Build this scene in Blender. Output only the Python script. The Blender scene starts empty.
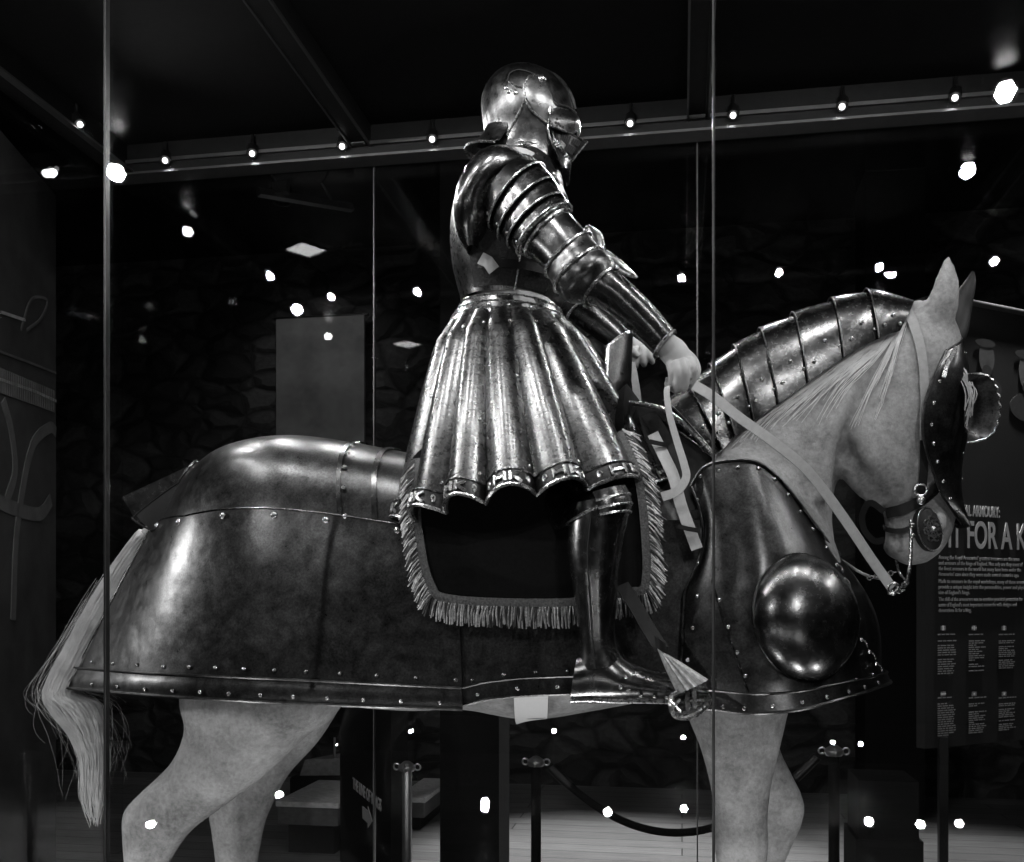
import bpy, bmesh, math, random
import numpy as np
from mathutils import Vector, Matrix
from mathutils.bvhtree import BVHTree
random.seed(7); RNG = np.random.default_rng(7)
SC = bpy.context.scene
COL = SC.collection
PI = math.pi
# ------------------------------------------------------------------ camera frame used to measure the place
EYE = np.array([0.0, 0.0, 1.5]); FPX = 1000.0; YAW = math.radians(9.65)
FWD = np.array([-math.sin(YAW), math.cos(YAW), 0.0]); RGT = np.array([math.cos(YAW), math.sin(YAW), 0.0])
Y0 = 2.6          # the horse's middle plane
YF, YB = 1.8, 3.37  # front and back glass of the case
PLINTH = 0.42
def ray(u, v):
    return FWD + (u-512)/FPX*RGT + np.array([0, 0, (600-v)/FPX])
def P(u, v, Y=Y0):
    d = ray(u, v); return EYE + d*(Y/d[1])
def PT(u, v, t):
    return EYE + ray(u, v)*t
def mir(p):           # mirrored about the middle plane of the horse
    q = np.array(p, float); q[1] = 2*Y0-q[1]; return q
def A3(*a): return np.array(a, float)
def nrm(v):
    v = np.asarray(v, float); l = np.linalg.norm(v); return v/l if l > 1e-12 else v
def interp(x, xs, ys): return float(np.interp(x, xs, ys))
def cat(vals, t):     # Catmull-Rom through vals at parameter t (0..n-1)
    n = len(vals); t = min(max(t, 0.0), n-1.0); i = min(int(t), n-2); f = t-i
    g = lambda k: np.asarray(vals[k], float)
    p1, p2 = g(i), g(i+1)
    p0 = g(i-1) if i > 0 else 2*p1-p2
    p3 = g(i+2) if i+2 < n else 2*p2-p1
    return .5*((2*p1)+(p2-p0)*f+(2*p0-5*p1+4*p2-p3)*f*f+(3*p1-p0-3*p2+p3)*f**3)
def curve_pts(ctrl, n):
    ctrl = [np.asarray(c, float) for c in ctrl]
    return [cat(ctrl, t) for t in np.linspace(0, len(ctrl)-1, n)]
def resample(pts, n):
    pts = np.array(pts); d = np.r_[0, np.cumsum(np.linalg.norm(np.diff(pts, axis=0), axis=1))]
    s = np.linspace(0, d[-1], n)
    return np.stack([np.interp(s, d, pts[:, k]) for k in range(3)], 1)
# ------------------------------------------------------------------ objects
def link(o, parent=None):
    COL.objects.link(o)
    if parent is not None: o.parent = parent
    return o
def tag(o, label=None, cat_=None, group=None, kind=None):
    if label: o['label'] = label
    if cat_: o['category'] = cat_
    if group: o['group'] = group
    if kind: o['kind'] = kind
    return o
def thing(name, label, cat_, group=None):
    o = bpy.data.objects.new(name, None); o.empty_display_size = .1
    link(o); return tag(o, label, cat_, group)
class MB:
    def __init__(s): s.v = []; s.f = []; s.m = []; s.mi = 0
    def add(s, verts, faces):
        b = len(s.v); s.v.extend([tuple(map(float, p)) for p in verts])
        s.f.extend([tuple(i+b for i in f) for f in faces]); s.m.extend([s.mi]*len(faces))
    def grid(s, g, wrap=False):
        g = np.asarray(g); ni, nj = g.shape[:2]; F = []
        for i in range(ni-1):
            for j in range(nj if wrap else nj-1):
                k = (j+1) % nj; F.append((i*nj+j, i*nj+k, (i+1)*nj+k, (i+1)*nj+j))
        s.add(g.reshape(-1, 3), F)
    def solid(s, g):    # rings wrapped round, with flat ends
        g = np.asarray(g); ni, nj = g.shape[:2]; s.grid(g, True)
        b = len(s.v)-ni*nj
        s.f.append(tuple(b+j for j in range(nj))[::-1]); s.f.append(tuple(b+(ni-1)*nj+j for j in range(nj))); s.m += [s.mi]*2
    def shell(s, g, th=.003, ref=None, wrap=False):   # a plate with thickness th laid inward from the grid
        g = np.asarray(g, float); n = normals(g, ref, wrap); ni, nj = g.shape[:2]
        inn = g-n*th; V = np.concatenate([g.reshape(-1, 3), inn.reshape(-1, 3)]); o = ni*nj; F = []
        J = nj if wrap else nj-1
        for i in range(ni-1):
            for j in range(J):
                k = (j+1) % nj; a, b, c, d = i*nj+j, i*nj+k, (i+1)*nj+k, (i+1)*nj+j
                F += [(a, b, c, d), (o+d, o+c, o+b, o+a)]
        for j in range(J):
            k = (j+1) % nj; F.append((k, j, o+j, o+k)); e = (ni-1)*nj; F.append((e+j, e+k, o+e+k, o+e+j))
        if not wrap:
            for i in range(ni-1):
                F.append((i*nj, (i+1)*nj, o+(i+1)*nj, o+i*nj)); e = nj-1
                F.append(((i+1)*nj+e, i*nj+e, o+i*nj+e, o+(i+1)*nj+e))
        s.add(V, F)
    def tube(s, pts, r, sides=8, closed=False, flat=None):
        pts = np.asarray(pts, float); n = len(pts)
        R = np.full(n, r) if np.isscalar(r) else np.asarray(r, float)
        T = np.gradient(pts, axis=0) if not closed else np.roll(pts, -1, 0)-np.roll(pts, 1, 0)
        up = A3(0, 0, 1); rings = []; N = None
        for i in range(n):
            t = nrm(T[i])
            if N is None: N = np.cross(t, up if abs(t[2]) < .9 else A3(1, 0, 0))
            N = nrm(N-t*np.dot(N, t)); B = np.cross(t, N)
            rings.append([pts[i]+R[i]*(math.cos(a)*N+math.sin(a)*B) for a in np.linspace(0, 2*PI, sides, endpoint=False)])
        if closed: rings.append(rings[0]); s.grid(rings, True)
        else: s.solid(rings)
    def ribbon(s, pts, nor, w, th=.003):   # strap: flat band along pts, facing nor, of width w
        pts = np.asarray(pts, float); n = len(pts); T = np.gradient(pts, axis=0); g = []
        nor = np.asarray(nor, float)
        if nor.ndim == 1: nor = np.tile(nor, (n, 1))
        W = np.full(n, w) if np.isscalar(w) else np.asarray(w)
        for i in range(n):
            t = nrm(T[i]); m = nrm(nor[i]-t*np.dot(nor[i], t)); b = np.cross(t, m); h = W[i]/2
            g.append([pts[i]-b*h-m*th/2, pts[i]+b*h-m*th/2, pts[i]+b*h+m*th/2, pts[i]-b*h+m*th/2])
        s.solid(g)
    def dome(s, c, n, r, h=None, seg=8):
        n = nrm(n); h = r*.7 if h is None else h
        a = nrm(np.cross(n, A3(0, 0, 1) if abs(n[2]) < .9 else A3(1, 0, 0))); b = np.cross(n, a); g = []
        for e in (0, .45, .8):
            g.append([c+r*math.cos(e*PI/2)*(math.cos(t)*a+math.sin(t)*b)+n*h*math.sin(e*PI/2) for t in np.linspace(0, 2*PI, seg, endpoint=False)])
        s.solid(g)
    def ball(s, c, r, ax=None, seg=12, rings=8):
        M = np.eye(3) if ax is None else np.asarray(ax); r = np.array([r]*3 if np.isscalar(r) else r, float); g = []
        for i in range(1, rings):
            p = PI*i/rings
            g.append([np.asarray(c)+M.T@(r*A3(math.sin(p)*math.cos(t), math.sin(p)*math.sin(t), math.cos(p))) for t in np.linspace(0, 2*PI, seg, endpoint=False)])
        s.solid(g)
    def disc(s, c, n, r, th=.01, seg=24):
        n = nrm(n); a = nrm(np.cross(n, A3(0, 0, 1) if abs(n[2]) < .9 else A3(1, 0, 0))); b = np.cross(n, a)
        C = [math.cos(t)*a+math.sin(t)*b for t in np.linspace(0, 2*PI, seg, endpoint=False)]
        s.solid([[np.asarray(c)+r*q-n*th for q in C], [np.asarray(c)+r*q for q in C]])
    def box(s, lo, hi, rz=0, piv=None):
        lo, hi = np.minimum(lo, hi), np.maximum(lo, hi); V = []
        for z in (lo[2], hi[2]):
            for x, y in ((lo[0], lo[1]), (hi[0], lo[1]), (hi[0], hi[1]), (lo[0], hi[1])): V.append(A3(x, y, z))
        if rz:
            p = (lo+hi)/2 if piv is None else np.asarray(piv); c, q = math.cos(rz), math.sin(rz)
            V = [A3(p[0]+(w[0]-p[0])*c-(w[1]-p[1])*q, p[1]+(w[0]-p[0])*q+(w[1]-p[1])*c, w[2]) for w in V]
        s.add(V, [(3, 2, 1, 0), (4, 5, 6, 7), (0, 1, 5, 4), (1, 2, 6, 5), (2, 3, 7, 6), (3, 0, 4, 7)])
    def hexa(s, a, b):   # quad a (4 points) to quad b (4 points)
        s.solid([a, b])
    def build(s, name, mat, parent=None, sharp=40, recalc=True):
        me = bpy.data.meshes.new(name); me.from_pydata(s.v, [], s.f)
        if recalc:
            bm = bmesh.new(); bm.from_mesh(me); bmesh.ops.recalc_face_normals(bm, faces=bm.faces); bm.to_mesh(me); bm.free()
        mats = mat if isinstance(mat, (list, tuple)) else [mat]
        for m in mats: me.materials.append(m)
        if len(mats) > 1: me.polygons.foreach_set('material_index', s.m)
        me.shade_smooth(); me.set_sharp_from_angle(angle=math.radians(sharp)); me.update()
        return link(bpy.data.objects.new(name, me), parent)
def normals(g, ref=None, wrap=False):
    g = np.asarray(g, float)
    du = np.gradient(g, axis=0)
    dv = (np.roll(g, -1, 1)-np.roll(g, 1, 1)) if wrap else np.gradient(g, axis=1)
    n = np.cross(du, dv); l = np.linalg.norm(n, axis=2, keepdims=True); n = n/np.maximum(l, 1e-9)
    c = g.reshape(-1, 3).mean(0) if ref is None else np.asarray(ref)
    if (n*(g-c)).sum() < 0: n = -n
    return n
def spow(x, e): return math.copysign(abs(x)**e, x)
class Loft:   # a run of oval sections: (u1,v1,u2,v2,Y,half depth[,yaw degrees[,power]])
    def __init__(s, secs):
        s.c, s.a, s.b, s.p = [], [], [], []
        for q in secs:
            u1, v1, u2, v2, Y, hw = q[:6]; yaw = math.radians(q[6]) if len(q) > 6 else 0; pw = q[7] if len(q) > 7 else 2.
            p, r = P(u1, v1, Y), P(u2, v2, Y); a = (r-p)/2
            s.c.append((p+r)/2); s.a.append(a+A3(0, a[0]*math.tan(yaw), 0)); s.b.append(hw*A3(math.sin(yaw), -math.cos(yaw), 0)); s.p.append(pw)
        s.n = len(secs)
    def at(s, t, th, off=0.):
        c, a, b = cat(s.c, t), cat(s.a, t), cat(s.b, t); e = 2/float(cat(s.p, t))
        ca, sa = spow(math.cos(th), e), spow(math.sin(th), e); p = c+a*ca+b*sa
        if off:
            p = p+off*nrm(a*ca/max(np.dot(a, a), 1e-9)+b*sa/max(np.dot(b, b), 1e-9))
        return p
    def patch(s, t0, t1, a0, a1, nt, na, off=0.):
        return np.array([[s.at(t, math.radians(a), off) for a in np.linspace(a0, a1, na)] for t in np.linspace(t0, t1, nt)])
    def ring(s, t, off=0., n=40, a0=0, a1=360):
        return [s.at(t, math.radians(a), off) for a in np.linspace(a0, a1, n, endpoint=(a1-a0) < 359)]
    def body(s, mb, sub=4, na=24):
        nt = (s.n-1)*sub+1
        mb.solid([[s.at(t, a) for a in np.linspace(0, 2*PI, na, endpoint=False)] for t in np.linspace(0, s.n-1, nt)])
class Cast:   # finds where a line of sight meets finished surfaces, so that straps, rivets and hair lie on them
    def __init__(s, objs):
        V, F = [], []
        for o in objs:
            b = len(V); V += [tuple(v.co) for v in o.data.vertices]; F += [tuple(i+b for i in p.vertices) for p in o.data.polygons]
        s.t = BVHTree.FromPolygons(V, F)
    def on(s, u, v, off=0., Yd=2.4):
        d = Vector(ray(u, v)).normalized(); h = s.t.ray_cast(Vector(EYE), d)
        if h[0] is None: return P(u, v, Yd), A3(0, -1, 0)
        n = np.array(h[1]);
        if np.dot(n, ray(u, v)) > 0: n = -n
        return np.array(h[0])+n*off, n
    def path(s, uv, n, off=0., Yd=2.4):
        uv = curve_pts([(a, b, 0) for a, b in uv], n); r = [s.on(q[0], q[1], off, Yd) for q in uv]
        return np.array([x[0] for x in r]), np.array([x[1] for x in r])
# ------------------------------------------------------------------ materials (all greys: the place is shown without colour)
def new_mat(name):
    m = bpy.data.materials.new(name); m.use_nodes = True; nt = m.node_tree
    return m, nt, nt.nodes['Principled BSDF'], nt.nodes, nt.links
def coords(nd, lk, scale=(1, 1, 1)):
    tc = nd.new('ShaderNodeTexCoord'); mp = nd.new('ShaderNodeMapping'); mp.inputs['Scale'].default_value = scale
    lk.new(tc.outputs['Object'], mp.inputs[0]); return mp.outputs[0]
def noise(nd, lk, vec, scale, detail=4, rough=.6, dist=0):
    n = nd.new('ShaderNodeTexNoise'); n.inputs['Scale'].default_value = scale; n.inputs['Detail'].default_value = detail
    n.inputs['Roughness'].default_value = rough; n.inputs['Distortion'].default_value = dist; lk.new(vec, n.inputs['Vector']); return n.outputs['Fac']
def ramp(nd, lk, fac, stops):
    r = nd.new('ShaderNodeValToRGB'); e = r.color_ramp.elements
    while len(e) < len(stops): e.new(.5)
    for k, (p, c) in zip(e, stops): k.position = p; k.color = (c, c, c, 1)
    lk.new(fac, r.inputs[0]); return r.outputs[0]
def bump(nd, lk, h, strength, dist, prev=None):
    b = nd.new('ShaderNodeBump'); b.inputs['Strength'].default_value = strength; b.inputs['Distance'].default_value = dist
    lk.new(h, b.inputs['Height'])
    if prev is not None: lk.new(prev, b.inputs['Normal'])
    return b.outputs[0]
def steel(name, lo, hi, r0, r1, dent=.004, scale=7., grit=.25):
    m, nt, bs, nd, lk = new_mat(name); v = coords(nd, lk)
    n1 = noise(nd, lk, v, scale, 6, .65, .6); n2 = noise(nd, lk, v, scale*6, 5, .7); n3 = noise(nd, lk, v, 260, 2, .5); n4 = noise(nd, lk, v, 9, 2, .4)
    mx = nd.new('ShaderNodeMath'); mx.operation = 'MULTIPLY_ADD'; lk.new(n2, mx.inputs[0]); mx.inputs[1].default_value = .45; lk.new(n1, mx.inputs[2])
    n5 = noise(nd, lk, v, 190, 3, .7); mg = nd.new('ShaderNodeMix'); mg.data_type = 'RGBA'; mg.blend_type = 'MULTIPLY'; mg.inputs[0].default_value = 1
    lk.new(ramp(nd, lk, mx.outputs[0], [(.42, lo), (1., hi)]), mg.inputs[6]); lk.new(ramp(nd, lk, n5, [(.35, .55), (.65, 1.)]), mg.inputs[7])
    lk.new(mg.outputs[2], bs.inputs['Base Color'])
    lk.new(ramp(nd, lk, n2, [(.3, r0), (.75, r1)]), bs.inputs['Roughness'])
    bs.inputs['Metallic'].default_value = 1
    b = bump(nd, lk, n4, .5, dent); b = bump(nd, lk, n2, .3, .0009, b); b = bump(nd, lk, n3, grit, .0006, b); lk.new(b, bs.inputs['Normal'])
    return m
def plain(name, c, rough=.6, metal=0., spec=.5, var=.25, scale=30., bmp=.2, bd=.001):
    m, nt, bs, nd, lk = new_mat(name); v = coords(nd, lk); n = noise(nd, lk, v, scale, 5)
    lk.new(ramp(nd, lk, n, [(.3, c*(1-var)), (.7, min(1, c*(1+var)))]), bs.inputs['Base Color'])
    bs.inputs['Roughness'].default_value = rough; bs.inputs['Metallic'].default_value = metal; bs.inputs['Specular IOR Level'].default_value = spec
    if bmp: lk.new(bump(nd, lk, n, bmp, bd), bs.inputs['Normal'])
    return m
def glow(name, s):
    m, nt, bs, nd, lk = new_mat(name); nd.remove(bs); e = nd.new('ShaderNodeEmission'); e.inputs['Strength'].default_value = s
    lk.new(e.outputs[0], nd['Material Output'].inputs[0]); return m
M = {}
M['plate'] = steel('dark_steel', .07, .25, .21, .31)
M['barding'] = steel('barding_steel', .028, .15, .27, .37, .007, 6.)
M['neck'] = steel('neck_steel', .04, .20, .20, .32, .004, 9.)
M['flute'] = steel('fluted_steel', .09, .28, .24, .34, .002, 10.)
M['helm'] = steel('helmet_steel', .06, .22, .24, .42)
M['edge'] = steel('polished_edge', .5, .75, .22, .35, .001, 20.)
M['rivet'] = steel('rivet_steel', .45, .7, .2, .35, .001, 20.)
M['chain'] = steel('chain_steel', .35, .6, .2, .35, .001, 20.)
M['relief'] = steel('relief_gilding', .45, .8, .22, .4, .001, 40.)
M['mail'] = plain('dark_mail', .03, .5, .6, var=.5, scale=160, bmp=.8, bd=.003)
M['dark'] = plain('black_slot', .004, .8, bmp=0)
M['leather'] = plain('black_leather', .014, .55, spec=.2, scale=60)
M['cloth'] = plain('black_velvet', .008, .9, spec=.1, scale=120)
M['strap'] = plain('pale_strap', .42, .7, var=.1, scale=80)
M['strap_dim'] = plain('grey_strap', .28, .7, var=.12, scale=80)
M['girth'] = plain('pale_canvas', .62, .8, var=.08, scale=200)
M['fringe'] = plain('silver_fringe', .42, .45, .4, var=.5, scale=150, bmp=.6, bd=.002)
M['tassel'] = plain('silver_tassel', .42, .4, .5, var=.4, scale=90)
M['skin'] = plain('painted_hand', .42, .55, var=.06, scale=20)
M['mane'] = plain('white_mane', .75, .45, var=.15, scale=25, bmp=0)
M['hair'] = plain('pale_horsehair', .48, .45, var=.25, scale=25, bmp=0)
M['black'] = plain('black_paint', .012, .35, spec=.4, bmp=0)
M['matt'] = plain('matt_black', .007, .85, spec=.15, bmp=0)
M['alu'] = plain('grey_metal', .4, .35, .9, var=.1)
M['white'] = plain('printed_white', .75, .7, bmp=0, var=.03)
M['grey'] = plain('printed_grey', .22, .8, bmp=0, var=.05)
def coat():
    m, nt, bs, nd, lk = new_mat('horse_coat'); v = coords(nd, lk)
    n1 = noise(nd, lk, v, 6, 5, .7); n2 = noise(nd, lk, v, 90, 4, .7); n3 = noise(nd, lk, coords(nd, lk, (1, 1, .35)), 420, 2)
    mx = nd.new('ShaderNodeMath'); mx.operation = 'MULTIPLY_ADD'; lk.new(n2, mx.inputs[0]); mx.inputs[1].default_value = .5; lk.new(n1, mx.inputs[2])
    lk.new(ramp(nd, lk, mx.outputs[0], [(.50, .09), (.95, .37)]), bs.inputs['Base Color']); bs.inputs['Roughness'].default_value = .6
    bs.inputs['Specular IOR Level'].default_value = .3
    b = bump(nd, lk, n2, .5, .004); lk.new(bump(nd, lk, n3, .5, .0015, b), bs.inputs['Normal']); return m
M['coat'] = coat()
def glass():
    m, nt, bs, nd, lk = new_mat('case_glass'); nd.remove(bs)
    t = nd.new('ShaderNodeBsdfTransparent'); t.inputs[0].default_value = (.97, .97, .97, 1); g = nd.new('ShaderNodeBsdfGlossy'); g.inputs['Roughness'].default_value = 0.0
    f = nd.new('ShaderNodeLayerWeight'); f.inputs[0].default_value = .5; x = nd.new('ShaderNodeMixShader')
    p = nd.new('ShaderNodeMath'); p.operation = 'POWER'; lk.new(f.outputs['Facing'], p.inputs[0]); p.inputs[1].default_value = 5
    q = nd.new('ShaderNodeMath'); q.operation = 'MULTIPLY_ADD'; lk.new(p.outputs[0], q.inputs[0]); q.inputs[1].default_value = .965; q.inputs[2].default_value = .035
    lk.new(q.outputs[0], x.inputs[0]); lk.new(t.outputs[0], x.inputs[1]); lk.new(g.outputs[0], x.inputs[2]); lk.new(x.outputs[0], nd['Material Output'].inputs[0]); return m
M['glass'] = glass()
def planks():
    m, nt, bs, nd, lk = new_mat('oak_planks'); v = coords(nd, lk)
    b = nd.new('ShaderNodeTexBrick'); lk.new(v, b.inputs[0]); b.inputs['Scale'].default_value = 1; b.inputs['Brick Width'].default_value = 2.2; b.inputs['Row Height'].default_value = .17
    b.inputs['Mortar Size'].default_value = .004; b.inputs['Color1'].default_value = (.30,)*3+(1,); b.inputs['Color2'].default_value = (.20,)*3+(1,); b.inputs['Mortar'].default_value = (.02,)*3+(1,)
    n = noise(nd, lk, coords(nd, lk, (1.2, 14, 1)), 3, 6, .65, .4); mx = nd.new('ShaderNodeMix'); mx.data_type = 'RGBA'; mx.blend_type = 'MULTIPLY'; mx.inputs[0].default_value = 1
    lk.new(b.outputs[0], mx.inputs[6]); lk.new(ramp(nd, lk, n, [(.3, .55), (.7, 1.0)]), mx.inputs[7]); lk.new(mx.outputs[2], bs.inputs['Base Color'])
    bs.inputs['Roughness'].default_value = .6; lk.new(bump(nd, lk, b.outputs[1], .3, -.003), bs.inputs['Normal']); return m
M['floor'] = planks()
def rubble(name, sc, c0, c1):
    m, nt, bs, nd, lk = new_mat(name); v = coords(nd, lk, (1, 1, 1.5))
    n = nd.new('ShaderNodeTexNoise'); n.inputs['Scale'].default_value = 2.5; lk.new(v, n.inputs[0])
    ad = nd.new('ShaderNodeVectorMath'); ad.operation = 'MULTIPLY_ADD'; lk.new(n.outputs['Color'], ad.inputs[0]); ad.inputs[1].default_value = (.25,)*3; lk.new(v, ad.inputs[2])
    w = nd.new('ShaderNodeTexVoronoi'); w.feature = 'DISTANCE_TO_EDGE'; w.inputs['Scale'].default_value = sc; w.inputs['Randomness'].default_value = .8; lk.new(ad.outputs[0], w.inputs['Vector'])
    w2 = nd.new('ShaderNodeTexVoronoi'); w2.inputs['Scale'].default_value = sc; w2.inputs['Randomness'].default_value = .8; lk.new(ad.outputs[0], w2.inputs['Vector'])
    bw = nd.new('ShaderNodeRGBToBW'); lk.new(w2.outputs['Color'], bw.inputs[0])
    n2 = noise(nd, lk, v, 22, 6, .7)
    h = ramp(nd, lk, w.outputs['Distance'], [(.03, 0.), (.22, 1.)])
    mu = nd.new('ShaderNodeMath'); mu.operation = 'MULTIPLY'; lk.new(bw.outputs[0], mu.inputs[0]); lk.new(n2, mu.inputs[1])
    col = ramp(nd, lk, mu.outputs[0], [(.1, c0), (.5, c1)])
    mx = nd.new('ShaderNodeMix'); mx.data_type = 'RGBA'; mx.blend_type = 'MULTIPLY'; mx.inputs[0].default_value = 1; lk.new(col, mx.inputs[6])
    lk.new(ramp(nd, lk, w.outputs['Distance'], [(.02, .45), (.12, 1.)]), mx.inputs[7]); lk.new(mx.outputs[2], bs.inputs['Base Color'])
    bs.inputs['Roughness'].default_value = .9; b = bump(nd, lk, h, .9, .05); lk.new(bump(nd, lk, n2, .6, .02, b), bs.inputs['Normal']); return m
M['stone'] = rubble('rubble_stone', 3.4, .022, .085)
def ceil_mat():
    m, nt, bs, nd, lk = new_mat('black_ceiling_paint'); bs.inputs['Base Color'].default_value = (.006,)*3+(1,); bs.inputs['Roughness'].default_value = .22
    bs.inputs['Specular IOR Level'].default_value = .6; v = coords(nd, lk); lk.new(bump(nd, lk, noise(nd, lk, v, 5, 3), .15, .01), bs.inputs['Normal']); return m
M['ceiling'] = ceil_mat()
M['lamp'] = glow('lamp_face', 60.); M['bulb'] = glow('bulb_glow', 3.5); M['panel_glow'] = glow('ceiling_panel_glow', 8.); M['dim_glow'] = glow('bench_strip_glow', .7)
# ================================================================== the room
def struct(name, mb, mat, label, cat_):
    o = mb.build(name, mat); return tag(o, label, cat_, kind='structure')
RX0, RX1, RY0, RY1, RZ = -9., 8., -6., 8.05, 4.45
mb = MB(); mb.box((RX0, RY0, -.1), (RX1, RY1, 0)); struct('floor', mb, M['floor'], 'bare oak plank floor of the dim gallery', 'floor')
mb = MB(); mb.box((RX0, RY0, RZ), (RX1, RY1, RZ+.1)); struct('ceiling', mb, M['ceiling'], 'glossy black ceiling above the glass case', 'ceiling')
mb = MB(); mb.box((RX0, RY1, 0), (RX1, RY1+.2, RZ)); struct('wall_back', mb, M['stone'], 'dim rubble stone wall behind the glass case', 'wall')
mb = MB(); mb.box((RX0-.2, RY0, 0), (RX0, RY1, RZ)); struct('wall_left', mb, M['matt'], 'black painted wall at the tail end of the gallery', 'wall')
mb = MB(); mb.box((RX1, RY0, 0), (RX1+.2, RY1, RZ)); struct('wall_right', mb, M['matt'], 'black painted wall at the head end of the gallery', 'wall')
mb = MB(); mb.box((RX0, RY0-.2, 0), (RX1, RY0, RZ)); struct('wall_front', mb, M['matt'], 'black painted wall facing the glass case', 'wall')
def cyl(mb, a, b, r, sides=14): mb.tube([a, b], r, sides)
# dark square pillars
def pillar(u0, u1, Y, label):
    a, b = P(u0, 600, Y), P(u1, 600, Y); mb = MB(); mb.box((a[0], Y, 0), (b[0], Y+(b[0]-a[0]), RZ-.002))
    o = mb.build('pillar', M['matt']); return tag(o, label, 'pillar', kind='structure')
pillar(440, 499, 5.0, 'square black pillar under the horse belly, left of the lit floor')
pillar(865, 925, 7.2, 'square black pillar behind the horse head')
# grey banner on the stone wall
t = thing('wall_banner', 'plain grey rectangular banner hung on the stone wall above the horse rump', 'banner')
a, b = P(277, 320, 7.95), P(365, 320, 7.95); mb = MB(); mb.box((a[0], 7.93, 1.95), (b[0], 7.96, a[2])); mb.build('banner_sheet', plain('banner_cloth', .17, .9, scale=4, var=.3), t)
mb = MB(); cyl(mb, A3(a[0]-.03, 7.95, a[2]+.01), A3(b[0]+.03, 7.95, a[2]+.01), .012); mb.build('hanging_rod', M['black'], t)
# mural panel at the far left, running away from the eye
mu_d = nrm(ray(400, 600)*A3(1, 1, 0))
def on_mural(u, v):   # upright panel through PT(20,.,4.2) along mu_d
    q = PT(20, 600, 4.2); n = A3(mu_d[1], -mu_d[0], 0); d = ray(u, v); t = np.dot(q-EYE, n)/np.dot(d, n); return EYE+d*t
mural = thing('mural_panel', 'dark grey mural panel with pale scroll shapes beyond the horse tail', 'mural')
mn = A3(mu_d[1], -mu_d[0], 0)
if np.dot(mn, EYE-on_mural(20, 600)) < 0: mn = -mn
p0, p1 = on_mural(-40, 600), on_mural(56, 600)
mb = MB(); zt = on_mural(30, 165)[2]
mb.hexa([A3(p0[0], p0[1], 0), A3(p1[0], p1[1], 0), A3(p1[0], p1[1], zt), A3(p0[0], p0[1], zt)], [A3(p0[0], p0[1], 0)-mn*.06, A3(p1[0], p1[1], 0)-mn*.06, A3(p1[0], p1[1], zt)-mn*.06, A3(p0[0], p0[1], zt)-mn*.06])
mb.build('board', plain('mural_print', .05, .9, scale=5, var=.35, bmp=0), mural)
def mural_line(name, uv, w, mat, n=30):
    pts = [on_mural(q[0], q[1])+mn*.004 for q in curve_pts([(a, b, 0) for a, b in uv], n)]; mb = MB(); mb.ribbon(pts, mn, w, .004); mb.build(name, mat, mural)
mg = plain('mural_scroll', .13, .9, bmp=0, var=.3, scale=9); mg2 = plain('mural_rule', .5, .9, bmp=0)
mural_line('scroll', [(12, 620), (16, 530), (30, 450), (48, 428), (55, 432)], .05, mg)
mural_line('scroll', [(-5, 500), (12, 508), (38, 514), (50, 500)], .06, mg)
mural_line('scroll', [(2, 400), (10, 430), (14, 470), (6, 500)], .05, mg)
mural_line('scroll', [(20, 330), (30, 300), (46, 300), (40, 318), (26, 330)], .012, mg)
mural_line('rule', [(-5, 378), (30, 390), (55, 401)], .012, mg2)
mural_line('rule', [(-5, 350), (30, 363), (55, 373)], .010, mg)
mural_line('rule', [(0, 312), (12, 316), (24, 320)], .012, mg2)
mb = MB()
for k in range(26):
    u = -2+k*2.2; a = on_mural(u, 368+(u)*.42)+mn*.004; mb.ribbon([a, a+A3(0, 0, -.06), a+A3(0, 0, -.10)], mn, .014, .004)
mb.build('fringe_print', mg, mural)
# printed text panel on the right
TA, TB = PT(925, 600, 4.7), PT(1090, 600, 5.25)
td = nrm(TB-TA); tn = A3(td[1], -td[0], 0)
if np.dot(tn, EYE-TA) < 0: tn = -tn
def on_text(u, v):
    d = ray(u, v); return EYE+d*(np.dot(TA-EYE, tn)/np.dot(d, tn))
tp = thing('text_panel', 'tall black printed panel about the royal armour, right of the horse head', 'information panel')
ztop = on_text(970, 305)[2]
mb = MB(); q = [A3(TA[0], TA[1], .8), A3(TB[0], TB[1], .8), A3(TB[0], TB[1], ztop), A3(TA[0], TA[1], ztop)]
mb.hexa(q, [x-tn*.05 for x in q]); mb.build('board', plain('panel_print', .012, .7, var=.3, scale=3, bmp=0), tp)
mb = MB(); cyl(mb, A3(TA[0], TA[1], ztop+.012)+td*.12, A3(TB[0], TB[1], ztop+.012), .016); mb.build('top_trim', M['alu'], tp)
for k in (.12, .8):
    mb = MB(); c = TA+td*k; mb.box((c[0]-.15, c[1]-.15, 0), (c[0]+.15, c[1]+.15, .02)); mb.box((c[0]-.02, c[1]-.02, .02), (c[0]+.02, c[1]+.02, .85)); mb.build('foot', M['black'], tp)
def text(body, pos, right, up, size, mat, parent, name, sx=1., line=1.2, ext=.0015, bold=0.):
    cu = bpy.data.curves.new(name, 'FONT'); cu.body = body; cu.size = size; cu.space_line = line; cu.extrude = ext; cu.offset = bold; cu.materials.append(mat)
    o = bpy.data.objects.new(name, cu); n = np.cross(right, up)
    o.matrix_world = Matrix(((right[0]*sx, up[0], n[0], pos[0]), (right[1]*sx, up[1], n[1], pos[1]), (right[2]*sx, up[2], n[2], pos[2]), (0, 0, 0, 1)))
    link(o, parent); me = bpy.data.meshes.new_from_object(o.evaluated_get(bpy.context.evaluated_depsgraph_get())); mo = bpy.data.objects.new(name, me); mo.matrix_world = o.matrix_world.copy(); COL.objects.link(mo); mo.parent = parent
    bpy.data.objects.remove(o); bpy.data.curves.remove(cu); return mo
UPZ = A3(0, 0, 1)
tdr = td if td[0] > 0 else -td
def tpos(u, v): return on_text(u, v)+tn*.004
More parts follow.
